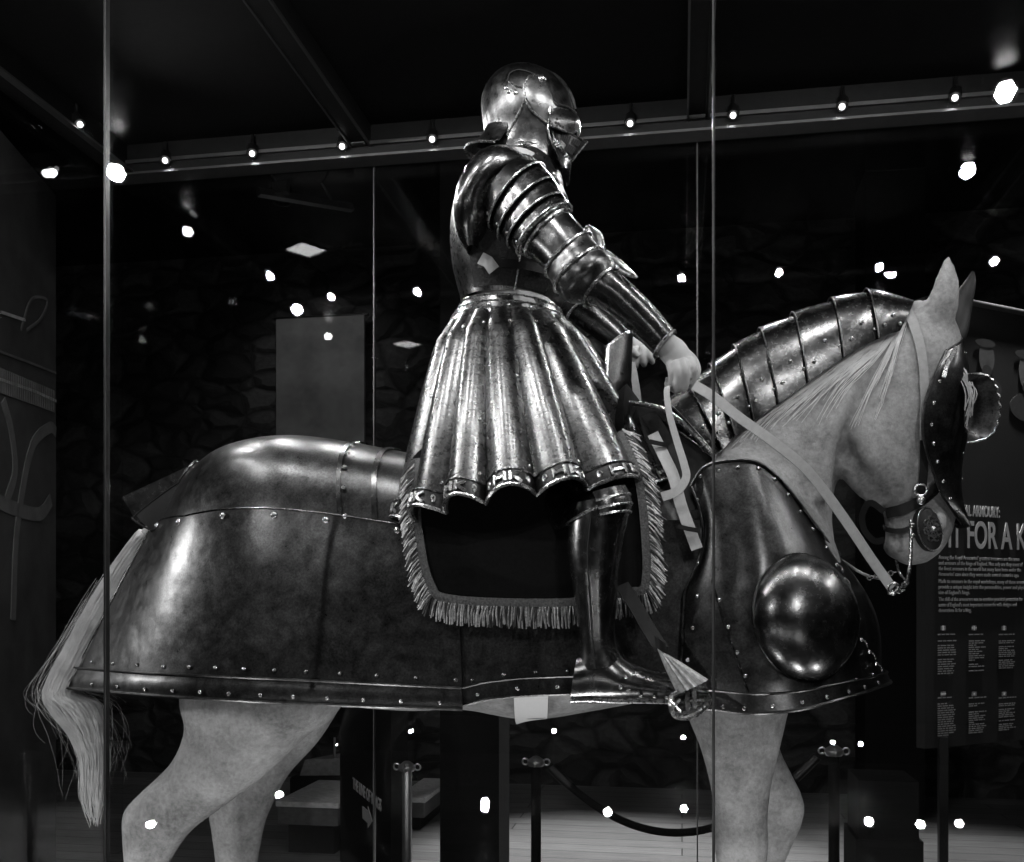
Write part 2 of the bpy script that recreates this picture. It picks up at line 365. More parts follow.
ph = plain('heading_print', .75, .8, bmp=0, var=.02); ps = plain('subheading_print', .42, .8, bmp=0, var=.02); pb = plain('body_print', .26, .8, bmp=0, var=.02)
kx = 5.0/1000
# set from where the letters are seen: ROYAL ARMOURY ends at 999, FIT FOR A KING begins before the muzzle
def fit(o, a, b):   # stretch a line of lettering to run from a to b
    xs = [v.co.x for v in o.data.vertices]; k = np.linalg.norm(b-a)/(max(xs)-min(xs)); m = min(xs)
    for v in o.data.vertices: v.co.x = (v.co.x-m)*k
fit(text('ROYAL ARMOURY:', tpos(953, 515), tdr, UPZ, .074, ps, tp, 'subheading', 1, bold=.0015), tpos(953, 515), tpos(999, 515))
fit(text('FIT FOR A KING', tpos(940, 546.5), tdr, UPZ, .183, ps, tp, 'heading', 1, bold=.003), tpos(940, 546), tpos(1051, 546))
para = ["Among the Royal Armouries' greatest treasures are the arms\nand armours of the kings of England. Not only are they some of\nthe finest armours in the world but many have been under the\nArmouries' care since they were made several centuries ago.",
        "Made to measure in the royal workshops, many of these armours\nprovide a unique insight into the personalities, power and physical\nsize of England's kings.",
        "The skill of the armourers was to combine practical protection for\nsome of England's most important monarchs with designs and\ndecorations fit for a king."]
for s_, v, e in zip(para, (559, 583, 601), (1022, 1027, 1022)): fit(text(s_, tpos(938, v), tdr, UPZ, .027, pb, tp, 'paragraph', 1, line=.98), tpos(938, v), tpos(e, v))
def rows(u, v0, v1, w, n):
    mb = MB(); r = random.Random(u*7+v0)
    for i in range(n):
        if r.random() < .1: continue
        v = v0+(v1-v0)*i/n; a = tpos(u, v); L = w*(r.uniform(.8, 1.) if r.random() < .85 else r.uniform(.3, .6)); x = 0
        while x < L-.008:
            l = min(r.uniform(.012, .04), L-x); p = a+tdr*x; mb.ribbon([p, p+tdr*l*.5, p+tdr*l], tn, .0055, .001); x += l+.006
    mb.build('small_print', pb, tp)
for u, k in ((937, 0), (968, 1), (998, 2)):
    rows(u, 634.5, 640, .13, 1); rows(u, 641, 676-k*3, .13, 15); rows(u, 698, 701, .13, 1); rows(u, 704, 738-k*3, .13, 15)
    for v, f in ((628, 0), (694, 1)):
        kind = k+3*f; a = tpos(u+3, v); mb = MB(); hgt, wid = .022, .034
        mb.ribbon([a, a+tdr*wid/2, a+tdr*wid], tn, hgt, .001); fl = mb.build('flag', M['grey'], tp)
        mb = MB(); b = a+tn*.001
        if kind in (0, 2): mb.ribbon([b+tdr*.011, b+tdr*.017, b+tdr*.022], tn, hgt, .001)
        elif kind == 1: mb.ribbon([b, b+tdr*.017, b+tdr*.034], tn, .004, .001); mb.ribbon([b+tdr*.014, b+tdr*.017, b+tdr*.02], tn, hgt, .001)
        elif kind == 3: mb.ribbon([b, b+tdr*.017, b+tdr*.034], tn, .007, .001)
        else: mb.disc(b+tdr*.017+tn*.001, tn, .006, .001, 12)
        mb.build('flag_device', M['white'], fl)
M['rail_frame'] = plain('panel_frame', .2, .5)
# two faint portraits on the panel: plain bearded heads
def portrait(uc, vc, s, cut):
    g = M['grey']; mb = MB(); c = tpos(uc, vc)
    def blob(du, dv, ru, rv, lift):
        cc = c+tdr*du*kx*s+UPZ*dv*kx*s+tn*lift
        ring = [cc+tdr*ru*kx*s*math.cos(a)+UPZ*rv*kx*s*math.sin(a) for a in np.linspace(0, 2*PI, 28, endpoint=False)]
        mb.solid([[p-tn*.002 for p in ring], ring])
    mb.mi = 0; blob(0, 0, 11, 16, .001); mb.mi = 1; blob(-2, 14, 14, 4, .002); blob(0, -13, 7, 6, .002);
    mb.mi = 2; blob(0, -30, 22, 12, .0)
    mb.build('portrait', [plain('portrait_face', cut, .8, bmp=0, var=.35, scale=14), plain('portrait_dark', .025, .8, bmp=0), plain('portrait_coat', .035, .8, bmp=0)], tp)
portrait(986, 358, 1., .075); portrait(1027, 372, 1.2, .11)
# signpost with lettering seen edge-on below the belly
sA, sB = PT(346, 800, 5.6), PT(388, 800, 4.7); sd = nrm((sB-sA)*A3(1, 1, 0)); sn = A3(sd[1], -sd[0], 0)
if np.dot(sn, EYE-sA) < 0: sn = -sn
def on_sign(u, v):
    d = ray(u, v); return EYE+d*(np.dot(sA-EYE, sn)/np.dot(d, sn))
sg = thing('direction_sign', 'slim black sign lettered THE LINE OF KINGS with an arrow, below the belly', 'sign')
zt = on_sign(365, 700)[2]; a, b = on_sign(340, 800), on_sign(391, 800)
mb = MB(); q = [A3(a[0], a[1], .0), A3(b[0], b[1], 0), A3(b[0], b[1], zt), A3(a[0], a[1], zt)]; mb.hexa(q, [x-sn*.08 for x in q]); mb.build('board', M['matt'], sg)
a, b = on_sign(353.5, 788), on_sign(382, 788); b[2] = a[2]
fit(text('THE LINE OF KINGS', a+sn*.004, sd, UPZ, .085, ps, sg, 'lettering', 1, bold=.001), a, b)
mb = MB(); c = on_sign(363, 812)+sn*.004; e = on_sign(373, 826)+sn*.004
w = sd*np.linalg.norm((e-c)*A3(1, 1, 0)); h = A3(0, 0, .09)
pts = [c+h*.35, c+w*.55+h*.35, c+w*.55+h*.6, c+w, c+w*.55-h*.6, c+w*.55-h*.35, c-h*.35]
mb.solid([[p-sn*.003 for p in pts], pts]); mb.build('arrow', ps, sg)
# low display benches with pale edges behind the belly
def bench(u0, u1, v0, v1, vb, t, label):
    a, b = PT(u0, v0, t), PT(u1, v0, t); zt = a[2]; z1 = PT(u0, v1, t)[2]
    o = thing('display_bench', label, 'display bench', 'low display benches'); d = .7
    mb = MB(); mb.box((a[0], a[1], z1), (b[0], a[1]+d, zt-.03)); mb.build('case_body', plain('bench_face', .12, .5, bmp=0), o)
    mb = MB(); mb.box((a[0]-.01, a[1]-.01, zt-.03), (b[0]+.01, a[1]+d, zt)); mb.build('top_rim', plain('bench_rim', .7, .5, bmp=0), o)
    mb = MB(); mb.box((a[0]+.04, a[1]+.06, 0), (b[0]-.04, a[1]+d-.06, z1)); mb.build('plinth', M['matt'], o); return o
bench(278, 341, 801, 824, 850, 5.9, 'low display bench with pale rim between the hind legs and the sign')
bench(398, 425, 797, 817, 850, 6.5, 'small low display bench with pale rim behind a metal post')
o = thing('model_case', 'glowing glass topped model case behind the far hind leg', 'model case')
a, b = PT(290, 778, 6.9), PT(341, 778, 6.9)
mb = MB(); mb.box((a[0], a[1], 0), (b[0], a[1]+.6, a[2])); mb.build('base', M['matt'], o)
mb = MB(); g = [a+A3(.03, .1, 0), b+A3(-.02, .1, 0), b+A3(-.02, .5, 0), a+A3(.2, .5, 0)]; mb.hexa(g, [x+A3(0, 0, .12)+(A3(.06, -.05, 0) if i in (0, 3) else 0) for i, x in enumerate(g)]); mb.build('model_block', plain('model_stone', .35, .8), o)
mb = MB(); cyl(mb, b+A3(-.09, .12, 0), b+A3(-.09, .12, .26), .008); mb.build('rod', M['alu'], o)
# stanchions and rope
def stanchion(u, v, t, label, arms=True):
    c = PT(u, v, t); o = thing('stanchion', label, 'stanchion', 'stanchions behind the case'); x, y, z = c
    mb = MB(); mb.solid([[A3(x+r*math.cos(a), y+r*math.sin(a), zz) for a in np.linspace(0, 2*PI, 24, endpoint=False)] for r, zz in ((.16, 0), (.16, .012), (.03, .035))]); mb.build('base', M['black'], o)
    mb = MB(); cyl(mb, A3(x, y, .03), A3(x, y, z-.02), .021, 16); mb.build('post', M['matt'] if arms else M['alu'], o)
    mb = MB(); mb.solid([[A3(x+r*math.cos(a), y+r*math.sin(a), z+zz) for a in np.linspace(0, 2*PI, 20, endpoint=False)] for r, zz in ((.03, -.03), (.036, -.02), (.036, -.008), (.028, 0), (.012, .012))]); mb.build('cap', M['alu'], o)
    for k in range(4):
        mb = MB(); d = A3(math.cos(k*PI/2), math.sin(k*PI/2), 0); ring = [A3(x, y, z-.012)+d*(.045+.013*math.cos(a))+A3(0, 0, .013*math.sin(a)) for a in np.linspace(0, 2*PI, 12, endpoint=False)]
        mb.tube(ring, .004, 6, True); mb.build('rope_ring', M['alu'], o)
    return c
c1 = stanchion(536, 759, 4.2, 'black rope stanchion standing on the lit planks below the belly')
c2 = stanchion(834, 748, 3.9, 'black rope stanchion right of the front legs')
c3 = stanchion(407, 764, 4.2, 'shiny metal stanchion left of the black pillar', False)
def rope(a, b, sag, label):
    o = thing('barrier_rope', label, 'rope'); pts = [a+(b-a)*s+A3(0, 0, -sag*4*s*(1-s)-.02) for s in np.linspace(.012, .988, 40)]
    mb = MB(); mb.tube(pts, .016, 10); mb.build('cord', M['cloth'], o)
    for k, e in ((0, 3), (36, 39)): mb = MB(); mb.tube(pts[k:e+1], .02, 10); mb.build('end_hook', M['black'], o)
rope(c1+A3(.05, 0, 0), c2-A3(.05, 0, 0), .30, 'sagging black barrier rope behind the front legs')
# black pedestal with a dark bust-like block, right of the front legs
a, b = PT(856, 600, 3.38), PT(921, 600, 3.38); o = thing('black_pedestal', 'black stepped pedestal standing on the planks below the horse muzzle', 'pedestal')
mb = MB(); z = PT(860, 838, 3.4)[2]; mb.box((a[0], a[1], 0), (b[0], a[1]+.26, z)); mb.build('base', M['matt'], o)
mb = MB(); z2 = PT(860, 780, 3.4)[2]; mb.box((a[0]+.012, a[1]+.012, z), (b[0]-.012, a[1]+.25, z2)); mb.build('shaft', M['matt'], o)
# hanging track bar seen through the back glass
a, b = P(258, 192, 6.2), P(352, 208, 6.9); o = thing('hanging_track', 'slim grey lighting track hung on thin rods above the grey banner', 'lighting track')
mb = MB(); d = nrm(b-a); mb.ribbon([a, (a+b)/2, b], A3(0, -1, 0), .05, .04); mb.build('track', M['alu'], o)
mb = MB(); p = P(283, 193, 6.35); cyl(mb, p, A3(p[0]-.14, p[1], RZ), .008, 6); mb.build('hanging_rod', M['alu'], o); mb = MB(); p = P(335, 206, 6.75); cyl(mb, p, A3(p[0]-.1, p[1], RZ), .008, 6); mb.build('hanging_rod', M['alu'], o)
mb = MB(); p = P(281, 189, 6.33); mb.box(p-A3(.05, .03, .03), p+A3(.05, .03, .04)); mb.build('clamp', M['alu'], o)
# ================================================================== lamps of the gallery (they stand on the visitors' side and show in the glass)
def spot(name, loc, tgt, power, size, rad, parent, blend=.5):
    l = bpy.data.lights.new(name, 'SPOT'); l.energy = power; l.spot_size = math.radians(size); l.spot_blend = blend; l.shadow_soft_size = rad
    o = bpy.data.objects.new(name, l); o.location = Vector(loc); o.rotation_euler = (Vector(tgt)-Vector(loc)).to_track_quat('-Z', 'Y').to_euler(); link(o, parent); return o
def behind(u, v, D): q = P(u, v, D); return A3(q[0], 2*YF-D, q[2])
def gallery_spot(u, v, D, aim, power, label, size=52, r=.062, mount=True, light=True):
    c = behind(u, v, D); d = nrm(np.asarray(aim)-c); o = thing('gallery_spotlight', label, 'spotlight', 'spotlights of the gallery')
    s = nrm(np.cross(d, UPZ)); w = np.cross(s, d)
    ring = lambda k, rr: [c+d*k+rr*(math.cos(a)*s+math.sin(a)*w) for a in np.linspace(0, 2*PI, 24, endpoint=False)]
    mb = MB(); mb.solid([ring(-.17, r*.7), ring(-.15, r*.9), ring(-.02, r*1.15), ring(.012, r*1.25), ring(.012, r*1.06), ring(-.004, r*1.04)]); mb.build('housing', M['black'], o)
    mb = MB()
    for k in range(7):
        q = c if k == 6 else c+.64*r*(math.cos(k*PI/3)*s+math.sin(k*PI/3)*w)
        mb.disc(q+d*.002, d, r*.3, .004, 12)
    mb.build('lens', M['lamp'], o)
    mb = MB(); mb.tube(ring(.006, r*1.12), .006, 8, True); mb.build('rim', M['bulb'], o) if r > .05 else None
    if mount:
        mb = MB(); mb.tube([c-d*.08+s*r*1.2, c-d*.08+s*r*1.2+UPZ*.08, A3(c[0], c[1], RZ-.03), ], .008, 6); mb.tube([c-d*.08-s*r*1.2, c-d*.08-s*r*1.2+UPZ*.08, A3(c[0], c[1], RZ-.03)], .008, 6); mb.build('yoke', M['black'], o)
        mb = MB(); mb.box((c[0]-.12, c[1]-.02, RZ-.035), (c[0]+.12, c[1]+.02, RZ-.001)); mb.build('ceiling_mount', M['black'], o)
    if light: spot('gallery_light', c+d*.02, aim, power, size, .05 if mount else .02, o)
    return o
gallery_spot(115, 172, 6.0, (-.9, 2.6, 1.6), 190, 'large round ceiling spotlight shining through the glass above the horse rump')
gallery_spot(1006, 91, 6.0, (-.05, 2.6, 1.8), 200, 'large round ceiling spotlight shining at the upper right corner')
o = thing('gallery_spotlight', 'unseen spotlight added beyond the horse tail to light the rump', 'spotlight', 'spotlights of the gallery'); p = A3(-6.0, 1.7, 2.75); d = nrm(A3(-1.4, 2.5, 1.4)-p); s = nrm(np.cross(d, UPZ)); w = np.cross(s, d)  # added lamp out of frame, placed to streak the rump with a highlight
ring = lambda k, r: [p+d*k+r*(math.cos(a)*s+math.sin(a)*w) for a in np.linspace(0, 2*PI, 20, endpoint=False)]
mb = MB(); mb.solid([ring(-.17, .045), ring(-.15, .06), ring(0, .07), ring(0, .058), ring(-.02, .056)]); mb.tube([p-d*.1, A3(p[0]-.1, p[1], RZ)], .01, 6); mb.build('housing', M['black'], o)
mb = MB(); mb.disc(p-d*.01, d, .054, .004); mb.build('lens', M['lamp'], o); spot('gallery_light', p+d*.02, (-1.4, 2.5, 1.4), 420, 28, .05, o)
gallery_spot(187, 231, 7.2, (-1.4, 0, 0), 20, 'small angled ceiling spotlight below and right of the large left spotlight', r=.045, light=False)
gallery_spot(968, 170, 7.2, (.15, 2.6, 2.7), 160, 'small angled ceiling spotlight below the large right spotlight', r=.045, size=30)
for (u, v, D), lb in zip([(150, 825, 5.2), (279, 795, 6.), (485, 802, 5.6), (684, 809, 6.), (921, 825, 5.6), (960, 824, 5.9)],
        ['low floor uplight gleaming over the near hock', 'low floor uplight gleaming beside the far hind leg', 'low floor uplight gleaming against the black pillar', 'low floor uplight gleaming left of the front legs', 'low floor uplight gleaming at the foot of the pedestal', 'low floor uplight gleaming right of the pedestal']):
    gallery_spot(u, v, D, (behind(u, v, D)[0]*.35-.35, 2.6, 1.2), 14, lb, r=.026, mount=False, size=60)
c = behind(305, 244, 7.9); c[2] = RZ-.035; o = thing('ceiling_panel_light', 'square ceiling light panel showing as a pale diamond over the grey banner', 'ceiling light')
def sq(h, z): return [A3(c[0]+h*1.414*math.cos(a), c[1]+h*1.414*math.sin(a), z) for a in (-.2, -.2+PI/2, -.2+PI, -.2+1.5*PI)]
mb = MB(); mb.solid([sq(.125, c[2]), sq(.125, c[2]+.02)]); mb.build('diffuser', M['panel_glow'], o)
mb = MB(); mb.solid([sq(.126, c[2]+.004), sq(.126, c[2]-.008), sq(.165, c[2]-.008), sq(.165, c[2]+.03)][::-1]); mb.build('frame', M['rail_frame'], o)
# floor wash lamp behind the case
def down_lamp(x, y, tgt, power, size, label):
    o = thing('downlight', label, 'downlight', 'ceiling downlights'); z = RZ-.06; mb = MB(); mb.solid([[A3(x+r*math.cos(a), y+r*math.sin(a), zz) for a in np.linspace(0, 2*PI, 20, endpoint=False)] for r, zz in ((.07, RZ-.001), (.07, z), (.055, z), (.055, z+.02))]); mb.build('housing', M['black'], o)
    mb = MB(); mb.disc(A3(x, y, z+.03), A3(0, 0, -1), .05, .004); mb.build('lens', M['bulb'], o); spot('downlight_beam', (x, y, z-.02), tgt, power, size, .04, o, .8)
x, y, z = P(610, 850, 5.6); down_lamp(x+.2, 5.5, (x, 5.6, 0), 1500, 40, 'ceiling downlight over the planks behind the horse belly')
x, y, z = P(960, 850, 5.4); down_lamp(x+.4, 5.3, (x+.2, 5.6, 0), 700, 40, 'ceiling downlight over the planks right of the pedestal')
x, y, z = P(330, 400, 7.9); down_lamp(x, 6.9, (x-.1, 8.0, 2.9), 16, 90, 'ceiling downlight washing the stone wall and the grey banner')
x, y, z = P(960, 500, 4.8); down_lamp(x-.1, 3.75, (x+.15, 4.75, 2.0), 30, 50, 'ceiling downlight washing the printed text panel')
x, y, z = on_mural(20, 450); down_lamp(x+.9, y-.9, (x, y, 1.9), 22, 60, 'ceiling downlight washing the mural panel')
# ================================================================== the glass case
M['joint'] = plain('glass_joint_edge', .10, .4, .7, bmp=0, var=.6, scale=3); M['rail'] = plain('dark_rail_metal', .010, .6, .0, .25, bmp=0); M['alu2'] = plain('dull_rail_lip', .16, .4, .9, var=.1, bmp=0)
CX0, CX1, CZ = -2.02, 2.4, 3.07
case = thing('display_case', 'large frameless glass display case enclosing the mounted armour', 'display case')
mb = MB(); mb.box((CX0-.04, YF-.04, 0), (CX1+.04, YB+.04, PLINTH)); mb.build('plinth', M['black'], case)
SEAM = [CX0, -1.116, .055, 1.226, CX1]; BSEAM = [CX0, -1.06, .05, 1.16, CX1]
for y0, y1, S in ((YF, YF+.012, SEAM), (YB-.012, YB, BSEAM)):
    for a, b in zip(S[:-1], S[1:]):
        mb = MB(); mb.box((a+.004, y0, PLINTH), (b-.004, y1, CZ)); mb.build('glass_pane', M['glass'], case)
for x in (CX0, CX1-.012):
    mb = MB(); mb.box((x, YF+.014, PLINTH), (x+.012, YB-.014, CZ)); mb.build('glass_pane', M['glass'], case)
for S, y0, y1, w in ((SEAM, YF-.001, YF+.013, .0024), (BSEAM, YB-.013, YB+.001, .0024)):
    for x in S[1:-1]:
        mb = MB(); mb.mi = 0; mb.box((x-w, y0, PLINTH), (x+w*.2, y1, CZ)); mb.mi = 1; mb.box((x+w*.2, y0, PLINTH), (x+w, y1, CZ)); mb.build('glass_joint', [M['joint'], M['black']] if S is BSEAM or x > 0 else [M['black'], M['joint']], case)
mb = MB(); mb.box((CX0-.03, YF-.03, CZ+.06), (CX1+.03, YB+.03, CZ+.1)); mb.build('roof_panel', M['matt'], case)
for x in (-1.088, .052, 1.19):
    mb = MB(); mb.box((x-.035, YF+.05, CZ+.005), (x+.035, YB-.05, CZ+.06)); mb.box((x+.022, YF+.05, CZ-.012), (x+.035, YB-.05, CZ+.005)); bo_ = mb.build('roof_beam', M['rail'], case)
    for dx in (-.036, .030): mb = MB(); mb.box((x+dx, YF+.05, CZ-.016), (x+dx+.006, YB-.06, CZ-.006)); mb.build('beam_lit_edge', M['alu2'], bo_)  # pale strips added to stand in for light along the beam edges
def rail(lo, hi, side):
    mb = MB(); mb.box(lo, hi); a, b = np.array(lo, float), np.array(hi, float)
    o = mb.build('top_rail', M['rail'], case); mb = MB()
    if side == 'b':
        mb.box((a[0], a[1]-.012, a[2]+.038), (b[0], a[1], a[2]+.05)); mb.box((a[0], a[1]-.03, a[2]-.010), (b[0], b[1]-.03, a[2]-.002))
    elif side == 'f':
        mb.box((a[0], b[1], a[2]+.038), (b[0], b[1]+.012, a[2]+.05)); mb.box((a[0], a[1]+.03, a[2]-.010), (b[0], b[1]+.03, a[2]-.002))
    else: mb.box((b[0], a[1], a[2]-.01), (b[0]+.025, b[1], a[2]-.002))
    mb.build('rail_lip', M['alu2'], o)
rail((CX0, YB-.07, CZ-.05), (CX1, YB+.01, CZ+.06), 'b'); rail((CX0, YF-.01, CZ-.03), (CX1, YF+.06, CZ+.06), 'f'); rail((CX0-.01, YF, CZ-.03), (CX0+.06, YB, CZ+.06), 's')
def rail_spot(p, aim, power, label, size=140):
    o = thing('rail_spotlight', label, 'spotlight', 'small spotlights along the top rails of the case'); d = nrm(np.asarray(aim)-p); s = nrm(np.cross(d, UPZ)); w = np.cross(s, d)
    ring = lambda k, r: [p+d*k+r*(math.cos(a)*s+math.sin(a)*w) for a in np.linspace(0, 2*PI, 16, endpoint=False)]
    mb = MB(); mb.solid([ring(-.045, .012), ring(-.04, .018), ring(-.004, .019), ring(-.004, .016), ring(-.012, .015)]); mb.tube([p-d*.03, p-d*.03+UPZ*.05], .006, 6); mb.build('housing', M['black'], o)
    mb = MB(); mb.ball(p-d*.002, .0098); mb.build('bulb', M['bulb'], o); spot('rail_light', p+d*.022, aim, power, size, .016, o, .6)
def fill_spot(x, y, aim, power, label):  # added fill lights below the frame, brightening belly, boss and legs
    p = A3(x, y, PLINTH+.05); d = nrm(np.asarray(aim)-p); s = nrm(np.cross(d, UPZ)); w = np.cross(s, d); o = thing('added_fill_spotlight', label, 'spotlight', 'added fill lights on the plinth along the front glass')
    ring = lambda k, r: [p+d*k+r*(math.cos(a)*s+math.sin(a)*w) for a in np.linspace(0, 2*PI, 16, endpoint=False)]
    mb = MB(); mb.solid([ring(-.045, .014), ring(-.04, .022), ring(0, .024), ring(0, .02), ring(-.01, .019)]); mb.tube([A3(x, y, PLINTH), p-d*.02], .008, 8); mb.build('housing', M['black'], o)
    mb = MB(); mb.ball(p-d*.006, .014); mb.build('bulb', M['bulb'], o); spot('fill_light', p+d*.02, aim, power, 120, .02, o, .7)
for x, n in ((-1.55, 'first'), (-.95, 'second'), (-.35, 'third'), (.25, 'fourth'), (.85, 'fifth')):
    fill_spot(x, YF+.12, (x*.8-.15, 2.62, 1.35), 9, n+' added unseen fill light from the tail end along the front glass')
names = ['first', 'second', 'third', 'fourth', 'fifth', 'sixth', 'seventh', 'eighth', 'ninth']
BU = [(165, 160), (252, 153), (342, 141), (432, 133), (533, 124), (630, 116), (733, 104), (842, 97), (955, 88)]
for k, (u, v) in enumerate(BU):
    p = P(u, v, YB-.10); p[2] = CZ-.022
    rail_spot(p, (p[0]*.75-.1, 2.5, 1.9), 15 if k in (1, 2) else 8, names[k]+' small spotlight from the left on the back top rail', 115)
for k, x in enumerate((-1.75, -1.3, -.85, -.4, .0, .45, .9, 1.4)):
    rail_spot(A3(x, YF+.09, CZ-.022), (x*.8-.1, 2.65, 2.1), 17 if .4 < x < 1. or x < -.8 else 10, names[k]+' small spotlight from the left on the front top rail')
rail_spot(A3(CX1-.085, 2.98, CZ-.02), (.1, 2.6, 2.5), 16, 'added unseen light at the head end of the case, nearer the back')  # added out of frame to brighten the visor
rail_spot(A3(CX1-.085, 2.25, CZ-.02), (.1, 2.6, 2.5), 24, 'added unseen light at the head end of the case, nearer the front')  # second added lamp for the visor, out of frame
rail_spot(A3(CX0+.085, 2.98, CZ-.02), (-.9, 2.6, 1.7), 20, 'small spotlight on the rail at the tail end of the case, nearer the back')
rail_spot(A3(CX0+.085, 2.25, CZ-.02), (-.9, 2.6, 1.7), 20, 'small spotlight on the rail at the tail end of the case, nearer the front')
# ================================================================== the horse
horse = thing('horse', 'life size pale grey model horse standing in steel armour, facing right', 'horse')
def mesh_from(mb, name, voxel, smooth, mat, parent):
    o = mb.build(name, mat, None); r = o.modifiers.new('r', 'REMESH'); r.mode = 'VOXEL'; r.voxel_size = voxel; r.use_smooth_shade = True
    s = o.modifiers.new('s', 'SMOOTH'); s.iterations = smooth; s.factor = .5
    dg = bpy.context.evaluated_depsgraph_get(); me = bpy.data.meshes.new_from_object(o.evaluated_get(dg)); old = o.data
    o.modifiers.clear(); o.data = me; bpy.data.meshes.remove(old); me.name = name
    if not me.materials: me.materials.append(mat)
    me.shade_smooth(); o.parent = parent; return o
hb = MB()
# trunk: sections from rump to chest (top point, bottom point)
Loft([(178, 525, 182, 600, Y0, .07), (205, 486, 212, 650, Y0, .15), (245, 458, 250, 690, Y0, .23), (320, 448, 325, 704, Y0, .285), (400, 462, 405, 711, Y0, .275), (465, 470, 465, 710, Y0, .265), (530, 468, 530, 720, Y0, .265), (600, 460, 600, 710, Y0, .26), (680, 430, 690, 694, Y0, .25), (760, 440, 775, 690, Y0, .23), (815, 505, 835, 665, Y0, .17), (838, 560, 850, 625, Y0, .10)]).body(hb, 4, 28)
# neck
NECK = Loft([(640, 440, 815, 650, Y0, .19, 0), (690, 392, 836, 575, Y0, .135), (740, 362, 832, 520, Y0, .115), (795, 330, 838, 478, Y0, .10), (850, 308, 860, 450, Y0, .095, 8), (905, 304, 890, 430, Y0+.01, .08, 15)])
NECK.body(hb, 5, 24)
# head: slices from the poll down to the muzzle, turned a little away
HY = 20
HEAD = Loft([(903, 304, 946, 312, 2.60, .060, HY), (882, 335, 958, 335, 2.605, .088, HY), (862, 372, 965, 368, 2.61, .100, HY), (846, 420, 966, 402, 2.615, .105, HY), (840, 462, 963, 440, 2.62, .098, HY), (860, 489, 961, 468, 2.62, .082, HY), (880, 508, 959, 494, 2.625, .062, HY), (884, 528, 958, 514, 2.625, .056, HY), (886, 545, 951, 536, 2.625, .056, HY), (893, 558, 940, 552, 2.625, .046, HY), (906, 566, 926, 563, 2.625, .02, HY)])
HEAD.body(hb, 4, 28)
def ell(u, v, Y, r, ax=None): hb.ball(P(u, v, Y), r, ax, 20, 14)
hy = math.radians(HY); HA = np.array([[math.cos(hy), math.sin(hy), 0], [math.sin(hy), -math.cos(hy), 0], [0, 0, 1]])
ell(890, 436, 2.545, (.098, .034, .105), HA)         # round cheek
def rod(uvY, rr):  # muscle or vein ridge melted into the body
    hb.tube(curve_pts([P(*q) for q in uvY], 12), np.interp(np.linspace(0, 1, 12), np.linspace(0, 1, len(rr)), rr), 10)
rod([(905, 360, 2.53), (885, 385, 2.525), (866, 410, 2.525), (852, 440, 2.53)], [.014, .020, .024, .020])
rod([(930, 395, 2.53), (938, 430, 2.535), (944, 470, 2.55)], [.018, .014, .010])
rod([(842, 462, 2.55), (858, 486, 2.565), (880, 506, 2.58)], [.022, .018, .014])
rod([(868, 360, 2.52), (840, 410, 2.50), (826, 455, 2.50), (824, 500, 2.49)], [.014, .022, .024, .02])   # throat muscle
ell(938, 522, 2.575, (.024, .022, .030), HA); ell(898, 547, 2.60, (.034, .04, .03), HA)   # nostril and lower lip
# ears: near one fully seen, far one behind it
def ear(pts, w):
    Loft(pts).body(hb, 4, 14)
ear([(926, 316, 950, 330, 2.54, .022, 35), (929, 298, 957, 315, 2.535, .026, 35), (934, 283, 959, 298, 2.535, .024, 35), (940, 268, 958, 278, 2.535, .018, 35), (946, 254, 949, 256, 2.54, .006, 35)], 0)
if 0: ear([(945, 325, 962, 338, 2.69, .022, 35), (950, 306, 968, 318, 2.70, .026, 35), (957, 290, 973, 300, 2.70, .022, 35), (967, 279, 975, 284, 2.70, .014, 35), (972, 272, 974, 273, 2.70, .005, 35)], 0)
# legs
def leg(secs): Loft(secs).body(hb, 5, 20)
leg([(225, 540, 380, 560, 2.47, .10), (200, 620, 372, 645, 2.44, .11), (181, 695, 338, 712, 2.40, .105), (186, 728, 305, 738, 2.40, .09), (172, 762, 262, 778, 2.39, .07), (140, 793, 222, 808, 2.385, .055), (124, 812, 193, 830, 2.38, .05), (123, 838, 176, 852, 2.38, .042), (125, 870, 166, 874, 2.38, .034), (128, 915, 162, 915, 2.38, .030), (126, 958, 164, 956, 2.38, .034), (132, 976, 172, 966, 2.38, .036), (146, 995, 188, 985, 2.38, .038)])
leg([(250, 560, 380, 580, 2.74, .10), (215, 640, 370, 660, 2.78, .12), (222, 700, 342, 705, 2.80, .10), (225, 735, 318, 742, 2.80, .085), (216, 770, 288, 776, 2.805, .06), (209, 808, 268, 815, 2.81, .05), (212, 835, 262, 838, 2.81, .042), (216, 868, 257, 868, 2.81, .034), (219, 900, 252, 900, 2.81, .030), (217, 925, 254, 924, 2.81, .033), (222, 938, 262, 932, 2.81, .035), (232, 952, 274, 946, 2.81, .036)])
leg([(690, 560, 820, 560, 2.44, .12), (680, 650, 808, 650, 2.42, .115), (684, 705, 790, 708, 2.40, .09), (700, 748, 780, 750, 2.40, .075), (710, 787, 771, 789, 2.40, .062), (714, 822, 768, 822, 2.40, .058), (713, 842, 769, 842, 2.40, .060), (717, 864, 767, 864, 2.40, .052), (722, 900, 760, 900, 2.40, .036), (722, 945, 762, 944, 2.40, .038), (728, 965, 772, 958, 2.40, .04), (738, 990, 790, 980, 2.40, .04)])
leg([(700, 560, 820, 560, 2.76, .12), (705, 650, 800, 650, 2.78, .11), (712, 705, 776, 706, 2.80, .085), (718, 745, 779, 745, 2.80, .068), (728, 772, 792, 774, 2.80, .058), (738, 797, 804, 800, 2.80, .055), (742, 818, 803, 822, 2.80, .05), (742, 846, 791, 850, 2.80, .042), (742, 880, 778, 882, 2.80, .032), (740, 910, 776, 911, 2.80, .034), (742, 930, 782, 928, 2.80, .036), (746, 950, 792, 946, 2.80, .036)])
